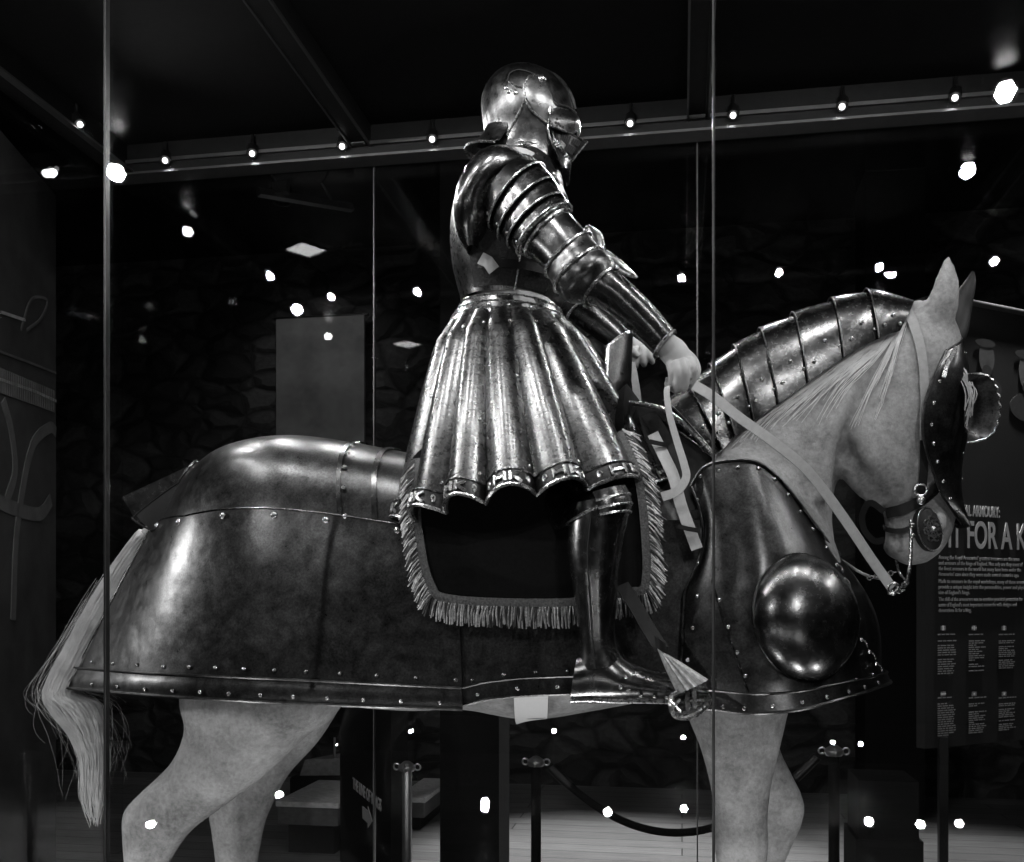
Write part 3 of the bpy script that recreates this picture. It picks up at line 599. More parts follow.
rod([(738, 712, 2.325), (744, 745, 2.335), (746, 775, 2.345), (741, 805, 2.35)], [.008, .012, .012, .008])   # tendon of the forearm
rod([(752, 715, 2.32), (757, 750, 2.335), (753, 790, 2.345)], [.006, .010, .007])
rod([(150, 800, 2.345), (140, 830, 2.345), (136, 870, 2.35)], [.012, .012, .01])
# dock of the tail
Loft([(160, 510, 175, 545, Y0, .035), (138, 536, 150, 550, Y0, .03), (112, 578, 126, 588, Y0, .026)]).body(hb, 4, 14)
body = mesh_from(hb, 'body', .0105, 5, M['coat'], horse)
skin = Cast([body])
# hooves
for (u, v, Y) in ((170, 1003, 2.38), (256, 958, 2.81), (768, 998, 2.40), (772, 955, 2.80)):
    c = P(u, v, Y); mb = MB()
    mb.solid([[A3(c[0]+dx+r*math.cos(a), c[1]+r*.9*math.sin(a), z) for a in np.linspace(0, 2*PI, 20, endpoint=False)] for dx, r, z in ((.01, .070, PLINTH), (.008, .069, PLINTH+.02), (-.012, .052, c[2]+.02 if c[2] > PLINTH+.06 else PLINTH+.09))]); mb.build('hoof', M['black'], horse)
# hair
def strands(mb, L, n, t0, t1, r0=.0012, steps=14, spread=1.0, wob=.006, tmin=.55):
    for _ in range(n):
        th, rr = RNG.uniform(0, 2*PI), spread*math.sqrt(RNG.uniform(.25, 1)); e = t0+(t1-t0)*RNG.uniform(tmin, 1.); s = t0+(t1-t0)*.2*RNG.uniform(0, 1)
        ph = RNG.uniform(0, 6, 3); pts = []
        for k, t in enumerate(np.linspace(s, e, steps)):
            c, a, b = cat(L.c, t), cat(L.a, t), cat(L.b, t); f = k/(steps-1); tt = th+.25*math.sin(2*f+ph[0])
            pts.append(c+rr*(a*math.cos(tt)+b*math.sin(tt))+wob*f*A3(math.sin(5*f+ph[0]), math.sin(4*f+ph[1]), .5*math.sin(6*f+ph[2])))
        mb.tube(pts, np.linspace(r0, r0*.35, steps), 3)
TAIL = Loft([(140, 529, 158, 541, Y0, .035), (120, 556, 141, 566, Y0, .04), (92, 600, 117, 610, Y0-.01, .045), (66, 648, 92, 657, Y0-.03, .045), (46, 690, 76, 692, Y0-.05, .045), (52, 712, 96, 702, Y0-.06, .045), (70, 735, 104, 722, Y0-.06, .04), (82, 762, 107, 752, Y0-.06, .034), (82, 790, 106, 784, Y0-.06, .028), (86, 808, 102, 806, Y0-.06, .02), (93, 826, 97, 826, Y0-.06, .006)])
mb = MB()
Lc = Loft([(140, 529, 158, 541, Y0, .03), (122, 558, 138, 565, Y0, .03), (95, 602, 113, 608, Y0-.01, .03), (70, 650, 87, 655, Y0-.03, .03), (53, 690, 70, 692, Y0-.05, .03), (60, 710, 88, 704, Y0-.06, .03), (77, 732, 98, 724, Y0-.06, .026), (88, 760, 102, 755, Y0-.06, .02), (89, 788, 100, 785, Y0-.06, .014), (93, 805, 97, 804, Y0-.06, .005)])
Lc.body(mb, 4, 12); strands(mb, TAIL, 620, 0, 10, .0016, 20, 1.0, .008)
strands(mb, TAIL, 110, 1, 8.5, .00042, 18, 1.4, .045, .4)
mb.build('tail', M['hair'], horse)
# mane: locks lying on the near side of the neck
mb = MB()
def lock(uv, n, w, r=.0010, off=.004):
    for _ in range(n):
        j = RNG.normal(0, w, 2); k = RNG.normal(0, w*1.4, 2); m = len(uv)
        q = [(u+j[0]*(1-i/(m-1))+k[0]*i/(m-1), v+j[1]*(1-i/(m-1))+k[1]*i/(m-1)) for i, (u, v) in enumerate(uv)]
        f = RNG.uniform(.55, 1); pts, _n = skin.path(q, 16, off+RNG.uniform(0, .004)); pts = pts[:max(5, int(16*f))]
        if np.max(np.linalg.norm(np.diff(pts, axis=0), axis=1)) > .06: continue
        mb.tube(pts, np.linspace(r, r*.4, len(pts)), 3)
lock([(905, 318), (890, 350), (868, 395), (850, 440)], 26, 3)
lock([(893, 330), (868, 358), (838, 388), (812, 430)], 34, 4)
lock([(880, 338), (850, 365), (815, 395), (785, 425)], 34, 4)
lock([(862, 348), (830, 375), (798, 402), (770, 425)], 30, 4)
lock([(840, 360), (806, 388), (775, 412), (752, 436)], 26, 4)
lock([(815, 378), (785, 402), (758, 425), (738, 448)], 20, 4)
lock([(908, 312), (897, 345), (885, 385), (868, 430)], 14, 2)
mb.build('mane', M['mane'], horse)
mb = MB()
for _ in range(15):
    a = P(962+RNG.normal(0, 2), 372+RNG.normal(0, 3), 2.545); b = P(968+RNG.normal(0, 2.), 416+RNG.normal(0, 6), 2.515); m = (a+b)/2+A3(.012, -.01, 0)+RNG.normal(0, .003, 3)
    mb.tube(curve_pts([a, m, b], 8), .0014, 3)
mb.build('forelock', M['coat'], horse)
# ================================================================== horse armour
def sheet(cols, ts, th=.004, ref=None):   # cols: list of control polylines across; surface by Catmull-Rom both ways
    return None
def rivet_row(mb, pts, nor, r=.0055):
    for p, n in zip(pts, nor): mb.dome(p, n, r)
REFH = P(400, 580, Y0)
# ---- crupper
QS = .515
CR_T = [(198, 462), (240, 444), (287, 436), (345, 441), (476, 466)]
CR_H = [(58, 690, 2.50), (150, 695, 2.33), (240, 700, 2.26), (345, 705, 2.255), (464, 709, 2.265)]
QD = [0, .015, .05, .13, .27, .48, .74, 1.0]; QW = [0, .22, .46, .68, .83, .92, .975, 1.03]
def crup(t, q, off=0.):   # t 0..4 along the horse, q -1..1 across (0 = spine)
    T = cat([P(a, b, Y0) for a, b in CR_T], t); H = cat([P(*h) for h in CR_H], t); s = abs(q)
    d, w = interp(s, np.linspace(0, 1, 8), QD), interp(s, np.linspace(0, 1, 8), QW)
    p = T+(H-T)*d; W = (Y0-H[1])*w; p[1] = Y0-W if q <= 0 else Y0+W
    return p
def smooth_q(f): return f
from functools import lru_cache
QDs = [cat([(x, 0, 0) for x in QD], k)[0] for k in np.linspace(0, 7, 61)]; QWs = [cat([(x, 0, 0) for x in QW], k)[0] for k in np.linspace(0, 7, 61)]
def crup(t, q):
    T = cat([P(a, b, Y0) for a, b in CR_T], t); H = cat([P(*h) for h in CR_H], t); s = abs(q); k_ = QS+.06+.04*min(1, t)
    s = s*k_/QS if s < QS else k_+(s-QS)/(1-QS)*(1-k_)
    d, w = np.interp(s, np.linspace(0, 1, 61), QDs), np.interp(s, np.linspace(0, 1, 61), QWs)
    p = T+(H-T)*d; W = (Y0-H[1])*w; p[1] = Y0-W if q <= 0 else Y0+W
    if t < 1.2: p[1] += (1 if q <= 0 else -1)*.05*(1-t/1.2)**2*s
    return p
def crup_grid(t0, t1, q0, q1, nt, nq, off=0.):
    g = np.array([[crup(t, q) for q in np.linspace(q0, q1, nq)] for t in np.linspace(t0, t1, nt)])
    return g+normals(g, REFH)*off if off else g
crupper = thing('crupper', 'dark steel rump armour covering the horse hindquarters under the tail guard', 'horse armour')
mb = MB(); mb.shell(crup_grid(0, 4, -QS-.02, QS+.02, 40, 40), .004, REFH); top = mb.build('top_plate', M['barding'], crupper)
sides = []
for sg_ in (-1, 1):
    mb = MB(); mb.shell(crup_grid(0, 4, sg_*QS, sg_*1.0, 44, 30, .004), .004, REFH); sides.append(mb.build('side_plate', M['barding'], crupper))
    mb = MB(); g = crup_grid(0, 4, sg_*.945, sg_*1.004, 44, 5, .010); g[:, 2] += normals(g, REFH)[:, 2]*.004; mb.shell(g, .005, REFH)
    for q, r in ((.945, .0035), (1.004, .004)): mb.tube([p for p in crup_grid(0, 4, sg_*q, sg_*(q-.01), 44, 2, .012)[:, 0]], r, 6)
    mb.build('hem_band', M['barding'], crupper)
    mb = MB()
    g = crup_grid(.0, 4, sg_*.925, sg_*.93, 90, 2, .0055)[:, 0]; g2 = crup_grid(0, 4, sg_*.985, sg_*.99, 90, 2, .013)[:, 0]; nn = normals(crup_grid(0, 4, sg_*.9, sg_*.99, 90, 3), REFH)[:, 1]
    ii = range(4, 90, 7); rivet_row(mb, g[list(ii)], nn[list(ii)]); ii = range(8, 90, 7); rivet_row(mb, g2[list(ii)], nn[list(ii)])
    g = crup_grid(0, 4, sg_*(QS+.02), sg_*(QS+.03), 90, 2, .0055)[:, 0]; nn = normals(crup_grid(0, 4, sg_*.45, sg_*.55, 90, 3), REFH)[:, 1]
    ii = [6, 20, 38, 55, 68, 80]; rivet_row(mb, g[ii], nn[ii], .009)
    g = crup_grid(3.22, 3.23, sg_*.1, sg_*QS, 2, 30, .005)[0]; nn = normals(crup_grid(3.2, 3.3, sg_*.1, sg_*QS, 3, 30), REFH)[1]; rivet_row(mb, g[4::5], nn[4::5], .007)
    mb.build('rivets', M['rivet'], crupper)
    mb = MB(); mb.tube(crup_grid(0, 4, sg_*QS, sg_*(QS-.01), 50, 2, .005)[:, 0], .0022, 6); mb.tube(crup_grid(0.0, .01, sg_*.03, sg_*1.0, 2, 30, .004)[0], .004, 6); mb.build('edge_roll', M['plate'], crupper)
mb = MB()
for t in (3.16, 3.42): mb.shell(crup_grid(t, t+.035, -QS, QS, 3, 40, .006), .005, REFH)
mb.build('joint_strap', M['plate'], crupper)
# tail guard: two flaps forming a roof over the root of the tail
gd = MB()
def flap(pts, th=.004): return pts
n_top = P(224, 449, Y0); n_tip = P(122, 498, Y0+.03)
gd.shell([[P(236, 444, 2.70), P(122, 497, 2.72)], [P(205, 474, 2.70), P(138, 524, 2.72)]], .004, P(170, 300, 3.2)); gd.build('tail_guard', M['plate'], crupper)
mb = MB(); E = [P(203, 468, 2.55), P(168, 490, 2.54), P(136, 515, 2.53)]; F_ = [P(196, 490, 2.50), P(180, 515, 2.49), P(152, 531, 2.49)]
mb.shell([curve_pts(E, 8), curve_pts([(a+b)/2+A3(0, -.01, 0) for a, b in zip(E, F_)], 8), curve_pts(F_, 8)], .004, P(170, 560, 2.9)); mb.tube(curve_pts([P(203, 468, 2.55), P(168, 490, 2.54), P(136, 515, 2.53), P(135, 521, 2.51), P(152, 531, 2.49)], 24), .003, 6); mb.build('tail_guard_flap', M['matt'], crupper)
# ---- flanchard
flan = thing('flanchard', 'dark steel flank plate hanging under the fringed saddle cloth', 'horse armour')
def fl(u, v):
    f = (v-560)/150; return P(u, v, 2.30-.035*max(0, f)+.0*(u-460))
FB = lambda u: interp(u, [462, 485, 520, 570, 640, 700], [705, 699, 695, 693, 694, 700])
g = np.array([[fl(u, 520+(FB(u)-520)*f) for u in np.linspace(436, 700, 32)] for f in np.linspace(0, 1, 16)])
mb = MB(); mb.shell(g, .004, P(560, 600, 2.9)); mb.build('side_plate', M['barding'], flan)
mb = MB(); gb = np.array([[fl(u, FB(u)-17+k*17.5) for u in np.linspace(440, 700, 32)] for k in np.linspace(0, 1, 4)]); gb[:, :, 1] -= .006; mb.shell(gb, .005, P(560, 600, 2.9))
mb.tube(gb[0], .003, 6); mb.tube(gb[-1], .004, 6); mb.build('hem_band', M['barding'], flan)
mb = MB()
for u in range(472, 700, 32): mb.dome(fl(u, FB(u)-22)+A3(0, -.001, 0), A3(0, -1, 0), .0055)
for u in range(478, 700, 40): mb.dome(fl(u, FB(u)-7)+A3(0, -.008, 0), A3(0, -1, 0), .0055)
mb.build('rivets', M['rivet'], flan)
# ---- peytral
PTOP = [(691, 486, 2.31), (705, 467, 2.31), (730, 461, 2.32), (756, 463, 2.33), (779, 480, 2.36), (802, 509, 2.40), (827, 543, 2.46), (838, 556, 2.60)]
PBOT = [(680, 700, 2.25), (697, 706, 2.235), (726, 710, 2.215), (757, 713, 2.20), (800, 709, 2.21), (843, 698, 2.27), (874, 688, 2.40), (886, 681, 2.60)]
PA = [P(*p) for p in PTOP]; PB = [P(*p) for p in PBOT]; PA += [mir(p) for p in PA[-2::-1]]; PB += [mir(p) for p in PB[-2::-1]]
NP = len(PA)-1
def pey(t, f):
    a, b = cat(PA, t), cat(PB, t); p = a+(b-a)*f; e = min(1, min(t, NP-t)/3.)
    out = nrm(A3(.35 if t > 2 else 0, -1 if t < NP/2 else 1, 0)) if abs(t-NP/2) > .6 else A3(1, 0, 0)
    p = p+out*(.035*math.sin(PI*min(1, f*1.15))*e)
    if t < 1.6 and f < .5: p = p+A3(.035*math.sin(PI*2*f)*(1-t/1.6), 0, 0)
    return p
REFP = P(740, 590, Y0)
def pey_grid(t0, t1, f0, f1, nt, nf, off=0.):
    g = np.array([[pey(t, f) for f in np.linspace(f0, f1, nf)] for t in np.linspace(t0, t1, nt)]); return g+normals(g, REFP)*off if off else g
peytral = thing('peytral', 'dark steel chest armour with a great round boss, below the horse neck', 'horse armour')
mb = MB(); mb.shell(pey_grid(0, NP, 0, 1, 84, 26), .004, REFP); pp = mb.build('chest_plate', M['barding'], peytral); pcast = Cast([pp])
mb = MB(); g = pey_grid(.0, NP, .93, 1.004, 84, 5, .008); mb.shell(g, .005, REFP); mb.tube(g[:, 0], .003, 6); mb.tube(g[:, -1], .004, 6); mb.build('hem_band', M['barding'], peytral)
mb = MB(); mb.tube(pey_grid(0, NP, 0, .01, 90, 2, .003)[:, 0], .004, 6); mb.tube(pey_grid(0, .01, 0, 1, 2, 40, .003)[0], .003, 6); mb.build('edge_roll', M['helm'], peytral)
mb = MB(); q, n = pcast.path([(712, 580), (724, 622), (740, 668), (754, 710)], 24, .002); mb.tube(q, .0028, 6); mb.build('joint_ridge', M['plate'], peytral)
def boss(c, n, ru, depth, up):
    n = nrm(n); s = nrm(np.cross(up, n)); w = np.cross(n, s); G = []
    for e in np.linspace(0, PI/2, 16):
        G.append([c+n*depth*math.sin(e)**1.0+math.cos(e)*(ru*math.cos(a)*s+ru*(1.06-.05*math.cos(2*a))*math.sin(a)*w) for a in np.linspace(0, 2*PI, 44, endpoint=False)])
    mb = MB(); mb.solid(G); mb.tube(G[0], .004, 6, True); return mb
bc = pey(4.15, .60); gg = pey_grid(4.05, 4.25, .57, .63, 3, 3); bn = normals(gg, REFP)[1, 1]
bc, _ = pcast.on(808, 617, -.012)
boss(bc, bn, .128, .085, UPZ).build('boss', M['plate'], peytral); boss(mir(bc), bn*A3(1, -1, 1), .128, .085, UPZ).build('boss', M['plate'], peytral)
mb = MB()
for path, k in (([(697, 500), (697, 540), (699, 580), (694, 620), (688, 660)], 6), ([(700, 476), (730, 468), (762, 470), (785, 492), (805, 519), (826, 548)], 9), ([(700, 692), (740, 697), (790, 695), (835, 686), (872, 675)], 10), ([(705, 704), (745, 709), (800, 703), (845, 693), (874, 684)], 9), ([(719, 600), (733, 640), (746, 676)], 4)):
    q, n = pcast.path(path, k, .0015)
    rivet_row(mb, q if path[0][1] < 700 else q+n*.009, n, .0055)
mb.build('rivets', M['rivet'], peytral)
# hinge fittings and chain at the front edge
mb = MB()
for k, (u, v) in enumerate([(838, 566), (845, 580), (851, 596), (855, 612), (862, 640), (870, 652), (877, 664)]):
    c, n = pcast.on(u-3, v, .004); mb.dome(c, n, .006, .006); mb.tube(curve_pts([c+n*.004, c+A3(.010, -.006, -.006), c+A3(.014, -.003, -.016)], 7), .0022, 6)
mb.build('hinge_fittings', M['chain'], peytral)
# ---- crinet
CT = [(912, 302), (869, 295), (835, 302), (797, 316), (764, 331), (738, 347), (714, 366), (690, 386), (668, 404), (648, 420)]
CBm = [(900, 331), (881, 338), (848, 355), (812, 380), (782, 402), (756, 420), (736, 436), (722, 450), (714, 458), (712, 462)]
CY = [2.515, 2.50, 2.49, 2.485, 2.48, 2.475, 2.46, 2.44, 2.42, 2.40]
def crin(t, a, off=0.):   # a -1..1 round the crest
    T = cat([P(u, v, Y0) for u, v in CT], t); B = cat([P(u, v, y) for (u, v), y in zip(CBm, CY)], t); s = abs(a); th = s*PI/2
    d = 1-math.cos(th); w = math.sin(th)**.85; p = T+(B-T)*d; W = (Y0-B[1])*w*1.04; p[1] = Y0-W if a <= 0 else Y0+W
    return p
crinet = thing('crinet', 'overlapping dark steel neck plates along the crest of the horse neck', 'horse armour')
REFN = P(800, 420, Y0)
def crin_grid(t0, t1, nt, na, o0, o1, a0=-1, a1=1):
    g = np.array([[crin(t, a) for a in np.linspace(a0, a1, na)] for t in np.linspace(t0, t1, nt)]); n = normals(g, REFN); return g+n*np.linspace(o0, o1, nt)[:, None, None]
for k in range(9):
    t1_ = k+1.14 if k < 8 else 9.0
    mb = MB(); g = crin_grid(k, t1_, 9, 34, .0, .011); mb.shell(g, .003, REFN); lm = mb.build('neck_plate', M['neck'], crinet)
    mb = MB(); mb.tube(g[-1], .002, 6); mb.build('rolled_edge', M['helm'], lm)
mb = MB()
for k in range(9):
    g = crin_grid(k+.2, k+.9, 3, 34, .004, .012); n = normals(g, REFN)
    for i, j in ((0, 2), (2, 2), (1, 4)): mb.dome(g[i, j], n[i, j], .005)
mb.build('rivets', M['rivet'], crinet)
# ---- chamfron
REFC = P(915, 430, 2.66)
chf = thing('chamfron', 'dark steel face plate with a flared eye guard on the horse head', 'horse armour')
CL = [(946, 350), (936, 372), (926, 398), (922, 425), (925, 448), (932, 470), (941, 494), (951, 509), (962, 525)]
CRr = [(960, 338), (968, 362), (971, 388), (970, 412), (967, 438), (963, 460), (961, 485), (961, 506), (965, 528)]
CYl = [2.53, 2.505, 2.492, 2.490, 2.50, 2.52, 2.545, 2.57, 2.60]; CYr = [2.60, 2.595, 2.595, 2.595, 2.6, 2.605, 2.61, 2.615, 2.615]
def cham(t, f):   # f 0 near edge .. 1 ridge of the face, 1..2 far side
    L, R = cat([P(u, v, y) for (u, v), y in zip(CL, CYl)], t), cat([P(u, v, y) for (u, v), y in zip(CRr, CYr)], t)
    def near(g):
        p = L+(R-L)*g; return p+.022*math.sin(PI*g)*A3(math.sin(hy)+.25, -math.cos(hy), 0)
    if f <= 1: return near(f)
    p = near(2-f); ax = nrm(A3(-math.sin(hy), math.cos(hy), 0)); c = R; w = p-c; return p-2*np.dot(w, ax)*ax
g = np.array([[cham(t, f) for f in np.linspace(0, 2, 31)] for t in np.linspace(0, 8, 40)])
mb = MB(); mb.shell(g, .004, REFC); cp = mb.build('face_plate', M['barding'], chf); ccast = Cast([cp])
mb = MB(); mb.tube(g[:, 0]+A3(0, -.003, 0), .003, 6); mb.tube(g[0], .003, 6); mb.build('edge_roll', M['helm'], chf)
mb = MB()
nn = normals(g, REFC)
for j, st in ((2, 4), (13, 5)):
    for i in range(3, 39, st): mb.dome(g[i, j], nn[i, j], .005)
mb.build('rivets', M['rivet'], chf)
# eye guard: half cup standing out from the plate, with a scalloped rim
ec = P(968, 408, 2.53)
ax = nrm(A3(.86, -.42, 0)); G = []
for k, (ru, rv, d) in enumerate(((.052, .056, -.012), (.058, .064, .012), (.064, .072, .034), (.070, .080, .056), (.070, .080, .064))):
    row = []
    for a in np.linspace(-PI*.5, PI*.5, 61):
        sc = 1+(.035*math.cos(22*a) if k == 4 else 0)
        row.append(ec+ax*d*(math.cos(a)**.5 if abs(a) < PI/2-.01 else 0)*sc+A3(0, 0, 1)*rv*math.sin(a)+nrm(np.cross(A3(0, 0, 1), ax))*ru*.35*math.cos(a))
    G.append(row)
mb = MB(); mb.shell(np.array(G), .003, ec+A3(-.3, 0, 0)); eg = mb.build('eye_guard', steel('eye_guard_steel', .02, .08, .25, .45), chf)
mb = MB(); mb.tube(np.array(G)[-1], .003, 6); mb.tube(np.array(G)[2], .0015, 5); mb.build('scalloped_rim', M['edge'], eg)
mb = MB(); c = [P(949, 350, 2.55), P(940, 366, 2.535), P(936, 380, 2.52)]; mb.ribbon(np.array(curve_pts(c, 10))+A3(.01, -.028, 0), A3(.2, -1, 0), .010, .004); mb.build('buckle_strap', M['edge'], chf)
mb = MB(); EG = Loft([(930, 338, 956, 350, 2.645, .026, 30), (946, 325, 965, 338, 2.68, .026, 35), (952, 306, 969, 318, 2.70, .024, 35), (959, 290, 972, 300, 2.70, .020, 35), (967, 279, 975, 284, 2.70, .012, 35), (972, 272, 974, 273, 2.70, .004, 35)])
EG.body(mb, 4, 14); ego = mb.build('ear_guard', M['leather'], chf); mb = MB(); mb.tube([EG.at(t, 0, .001) for t in np.linspace(1, 5, 20)], .0018, 6); mb.build('edge_roll', M['edge'], ego)
# ear plume holder tufts behind the poll
# ---- bridle
bridle = thing('bridle', 'leather bridle with grey cheek strap, dark noseband and round bit boss', 'bridle')
def strap_on(cast, uv, w, off, n=30, th=.003, Yd=2.5):
    q, nr = cast.path(uv, n, off, Yd); q[1:-1] = (q[:-2]+2*q[1:-1]+q[2:])/4; mb = MB(); mb.ribbon(q, nr, w, th); return mb
hc = Cast([body, cp])
strap_on(skin, [(896, 306), (906, 309), (915, 330), (921, 360), (923, 400), (922, 440)], .021, .009).build('cheek_strap', M['strap_dim'], bridle)
strap_on(skin, [(922, 440), (922, 470), (921, 492), (925, 500)], .02, .008).build('cheek_strap', M['leather'], bridle)
strap_on(skin, [(951, 466), (940, 482), (925, 497), (905, 508), (888, 513)], .026, .006).build('noseband', M['leather'], bridle)
strap_on(skin, [(949, 470), (938, 486), (924, 501)], .006, .012).build('noseband_ridge', M['plate'], bridle)
strap_on(skin, [(884, 527), (895, 531), (908, 529), (920, 520), (926, 508)], .012, .006).build('chin_strap', M['leather'], bridle)
mb = MB(); q = [P(u, v, 2.54) for u, v in ((884, 512), (870, 503), (862, 515), (864, 530), (874, 541), (884, 540))]; mb.ribbon(curve_pts(q, 24), A3(.3, -1, .1), .016, .004); mb.tube(curve_pts([p+A3(-.006, 0, 0) for p in q[1:5]], 16), .002, 5); mb.build('chin_loop', M['cloth'], bridle)
mb = MB(); mb.ball(P(921, 500, 2.535), (.010, .006, .012)); mb.tube([P(921, 490, 2.535)+.014*A3(math.cos(a), 0, math.sin(a)) for a in np.linspace(0, 2*PI, 14, endpoint=False)], .003, 6, True); mb.build('buckle', M['edge'], bridle)
# bit: boss with ornament, shank and chains
bo, bnn = skin.on(930, 528, .012); bnn = nrm(A3(.30, -.95, 0)); s = nrm(np.cross(UPZ, bnn)); w = np.cross(bnn, s); s, w = s*math.cos(.25)-w*math.sin(.25)*-1, w*math.cos(.25)+s*math.sin(.25)*-1
mb = MB(); ov = lambda rr, d: [bo+bnn*d+rr*(.031*math.cos(a)*s+.054*math.sin(a)*w) for a in np.linspace(0, 2*PI, 36, endpoint=False)]
mb.solid([ov(1, -.02), ov(1.03, 0), ov(.9, .006), ov(.5, .014), ov(.1, .017)]); bs_ = mb.build('bit_boss', M['leather'], bridle)
mb = MB()
for k in range(7):
    a0 = k*2*PI/7
    for rr in (.28, .5):
        c = bo+bnn*.015+rr*(.031*math.cos(a0+rr)*s+.048*math.sin(a0+rr)*w); mb.tube([c+.0075*(math.cos(a)*s+math.sin(a)*w) for a in np.linspace(0, 5.2, 9)], .0022, 5)
mb.ball(bo+bnn*.017, .007); mb.tube(ov(.97, .003), .0022, 5, True); mb.build('boss_ornament', M['relief'], bs_)
mb = MB()
def links(a, b, n, r=.0055):
    a, b = np.asarray(a), np.asarray(b); d = nrm(b-a); sd = nrm(np.cross(d, A3(0, -1, 0)+RNG.normal(0, .1, 3))); o2 = np.cross(d, sd); L = np.linalg.norm(b-a)/n
    for k in range(n):
        c = a+(b-a)*(k+.5)/n; m = sd if k % 2 else o2
        mb.tube([c+d*L*.68*math.cos(t)+m*r*math.sin(t) for t in np.linspace(0, 2*PI, 10, endpoint=False)], .0019, 5, True)
Yb_ = 2.52
mb.tube(curve_pts([P(911, 520, Yb_), P(911, 545, Yb_-.01), P(910, 565, Yb_-.02), P(907, 582, Yb_-.02)], 14), .0045, 8)
mb.tube(curve_pts([P(896, 560, Yb_), P(900, 574, Yb_), P(908, 582, Yb_-.02)], 10), .003, 6)
for (u, v) in ((912, 525), (912, 536), (906, 583)): mb.ball(P(u, v, Yb_-.012), .007)
links(P(908, 583, Yb_-.02), P(891, 592, Yb_-.03), 6); links(P(896, 572, Yb_), P(868, 578, Yb_), 8); links(P(889, 594, Yb_-.03), P(904, 590, Yb_-.02), 5)
mb.build('curb_bit', M['chain'], bridle)
# ================================================================== tack
def uvband(pts, w, nor, mat, name, parent, n=40, th=.003):
    q = curve_pts(pts, n); mb = MB(); mb.ribbon(q, nor, w, th); return mb.build(name, mat, parent)
reins = thing('reins', 'long pale leather reins running from the hands to the bit', 'reins')
uvband([P(694, 385, 2.30), P(712, 396, 2.30), P(740, 418, 2.31), P(775, 443, 2.33), P(805, 468, 2.36), P(828, 496, 2.39), P(850, 527, 2.42), P(872, 560, 2.45), P(892, 588, 2.48)], [.023]*40, A3(-.1, -1, .25), M['strap'], 'near_rein', reins)
mb = MB(); c = P(893, 588, 2.475); mb.tube([c+.012*(math.cos(a)*A3(1, 0, .2)+math.sin(a)*A3(0, 0, 1)) for a in np.linspace(0, 2*PI, 14, endpoint=False)], .003, 6, True); mb.build('rein_ring', M['chain'], reins)
uvband([P(684, 383, 2.33), P(673, 386, 2.325), P(667, 389, 2.30), P(669, 412, 2.285), P(676, 438, 2.28), P(684, 464, 2.27), P(686, 478, 2.265), P(677, 491, 2.26), P(662, 497, 2.26)], np.linspace(.010, .021, 40), np.array([nrm(A3(-.9+.9*min(1, k/14), -.5-.5*min(1, k/14), .1)) for k in range(40)]), M['strap'], 'hanging_rein', reins)
uvband([P(632, 362, 2.76), P(635, 380, 2.75), P(637, 400, 2.75), P(636, 425, 2.74), P(632, 445, 2.74)], np.linspace(.016, .026, 30).tolist()+[.026]*10, A3(.3, -1, 0), M['strap_dim'], 'far_rein_tail', reins)
mb = MB(); mb.tube(curve_pts([P(686, 384, 2.80), P(725, 406, 2.82), P(800, 500, 2.78), P(826, 546, 2.70), P(846, 563, 2.66), P(866, 575, 2.63), P(888, 580, 2.62)], 40), .0036, 6); mb.build('far_rein', M['strap'], reins)
bstrap = thing('breast_strap', 'pale breast strap with dark keepers slanting beside the saddle cloth fringe', 'strap')
bs_uv = [P(653, 434, 2.36), P(666, 460, 2.32), P(674, 478, 2.30), P(681, 505, 2.275), P(690, 530, 2.262), P(697, 549, 2.255)]
uvband(bs_uv, .026, A3(-.1, -1, .25), M['strap'], 'strap', bstrap, 40, .004)
uvband([P(648, 414, 2.43), P(662, 436, 2.385), P(674, 462, 2.35), P(686, 486, 2.33), P(694, 510, 2.31)], .036, A3(0, -1, .3), M['leather'], 'lining', bstrap, 24)
mb = MB()
for (u, v, y) in ((659, 444, 2.335), (688, 529, 2.255)):
    c = P(u, v, y); mb.ribbon([c+A3(-.022, -.004, .006), c+A3(0, -.006, 0), c+A3(.022, -.004, -.004)], A3(0, -1, 0), .010, .006)
mb.build('keeper', M['leather'], bstrap)
# ---- saddle
saddle = thing('saddle', 'dark war saddle with tall steel bow plates under the rider', 'saddle')
mb = MB(); g = []
for t in np.linspace(0, 1, 14):
    x0, x1 = P(452, 440, Y0), P(628, 425, Y0); c = x0+(x1-x0)*t+A3(0, 0, .09*(2*t-1)**2+.01)
    g.append([c+A3(0, -.22*math.sin(a), -.16*(1-math.cos(a))) for a in np.linspace(-PI/2, PI/2, 20)])
mb.shell(np.array(g), .05, P(540, 520, Y0)); mb.build('seat', M['cloth'], saddle)
def bow(topu, topv, botu, botv, half, name, lean):
    T, B = P(topu, topv, Y0), P(botu, botv, Y0); G = []
    for f in np.linspace(0, 1, 10):
        c = B+(T-B)*f; w = half*(1-.35*f**2); G.append([c+A3(lean*(y/w)**2, y, -.05*(y/w)**2*(1 if f > .6 else .6)) for y in np.linspace(-w, w, 18)])
    mb = MB(); mb.shell(np.array(G), .008, c+A3(3, 0, 0)); o = mb.build(name, M['barding'], saddle)
    mb = MB(); mb.tube(G[-1], .007, 8); mb.tube([r[0] for r in G], .007, 8); mb.tube([r[-1] for r in G], .007, 8); mb.build('rolled_edge', M['edge'], o)
bow(630, 334, 626, 440, .12, 'bow_plate', -.05); bow(474, 400, 474, 452, .16, 'cantle_plate', .06)
uvband([P(531, 600, 2.29), P(531, 660, 2.30), P(531, 688, 2.325), P(531, 705, 2.40), P(531, 715.5, 2.50), P(531, 720, Y0), P(531, 718, 2.70), P(531, 708, 2.80)], .082, np.array([nrm(A3(0, -1+2*min(1, max(0, (k-12)/20.)), -math.sin(PI*min(1, max(0, (k-8)/28.)))-.05)) for k in range(40)]), M['girth'], 'girth', saddle)
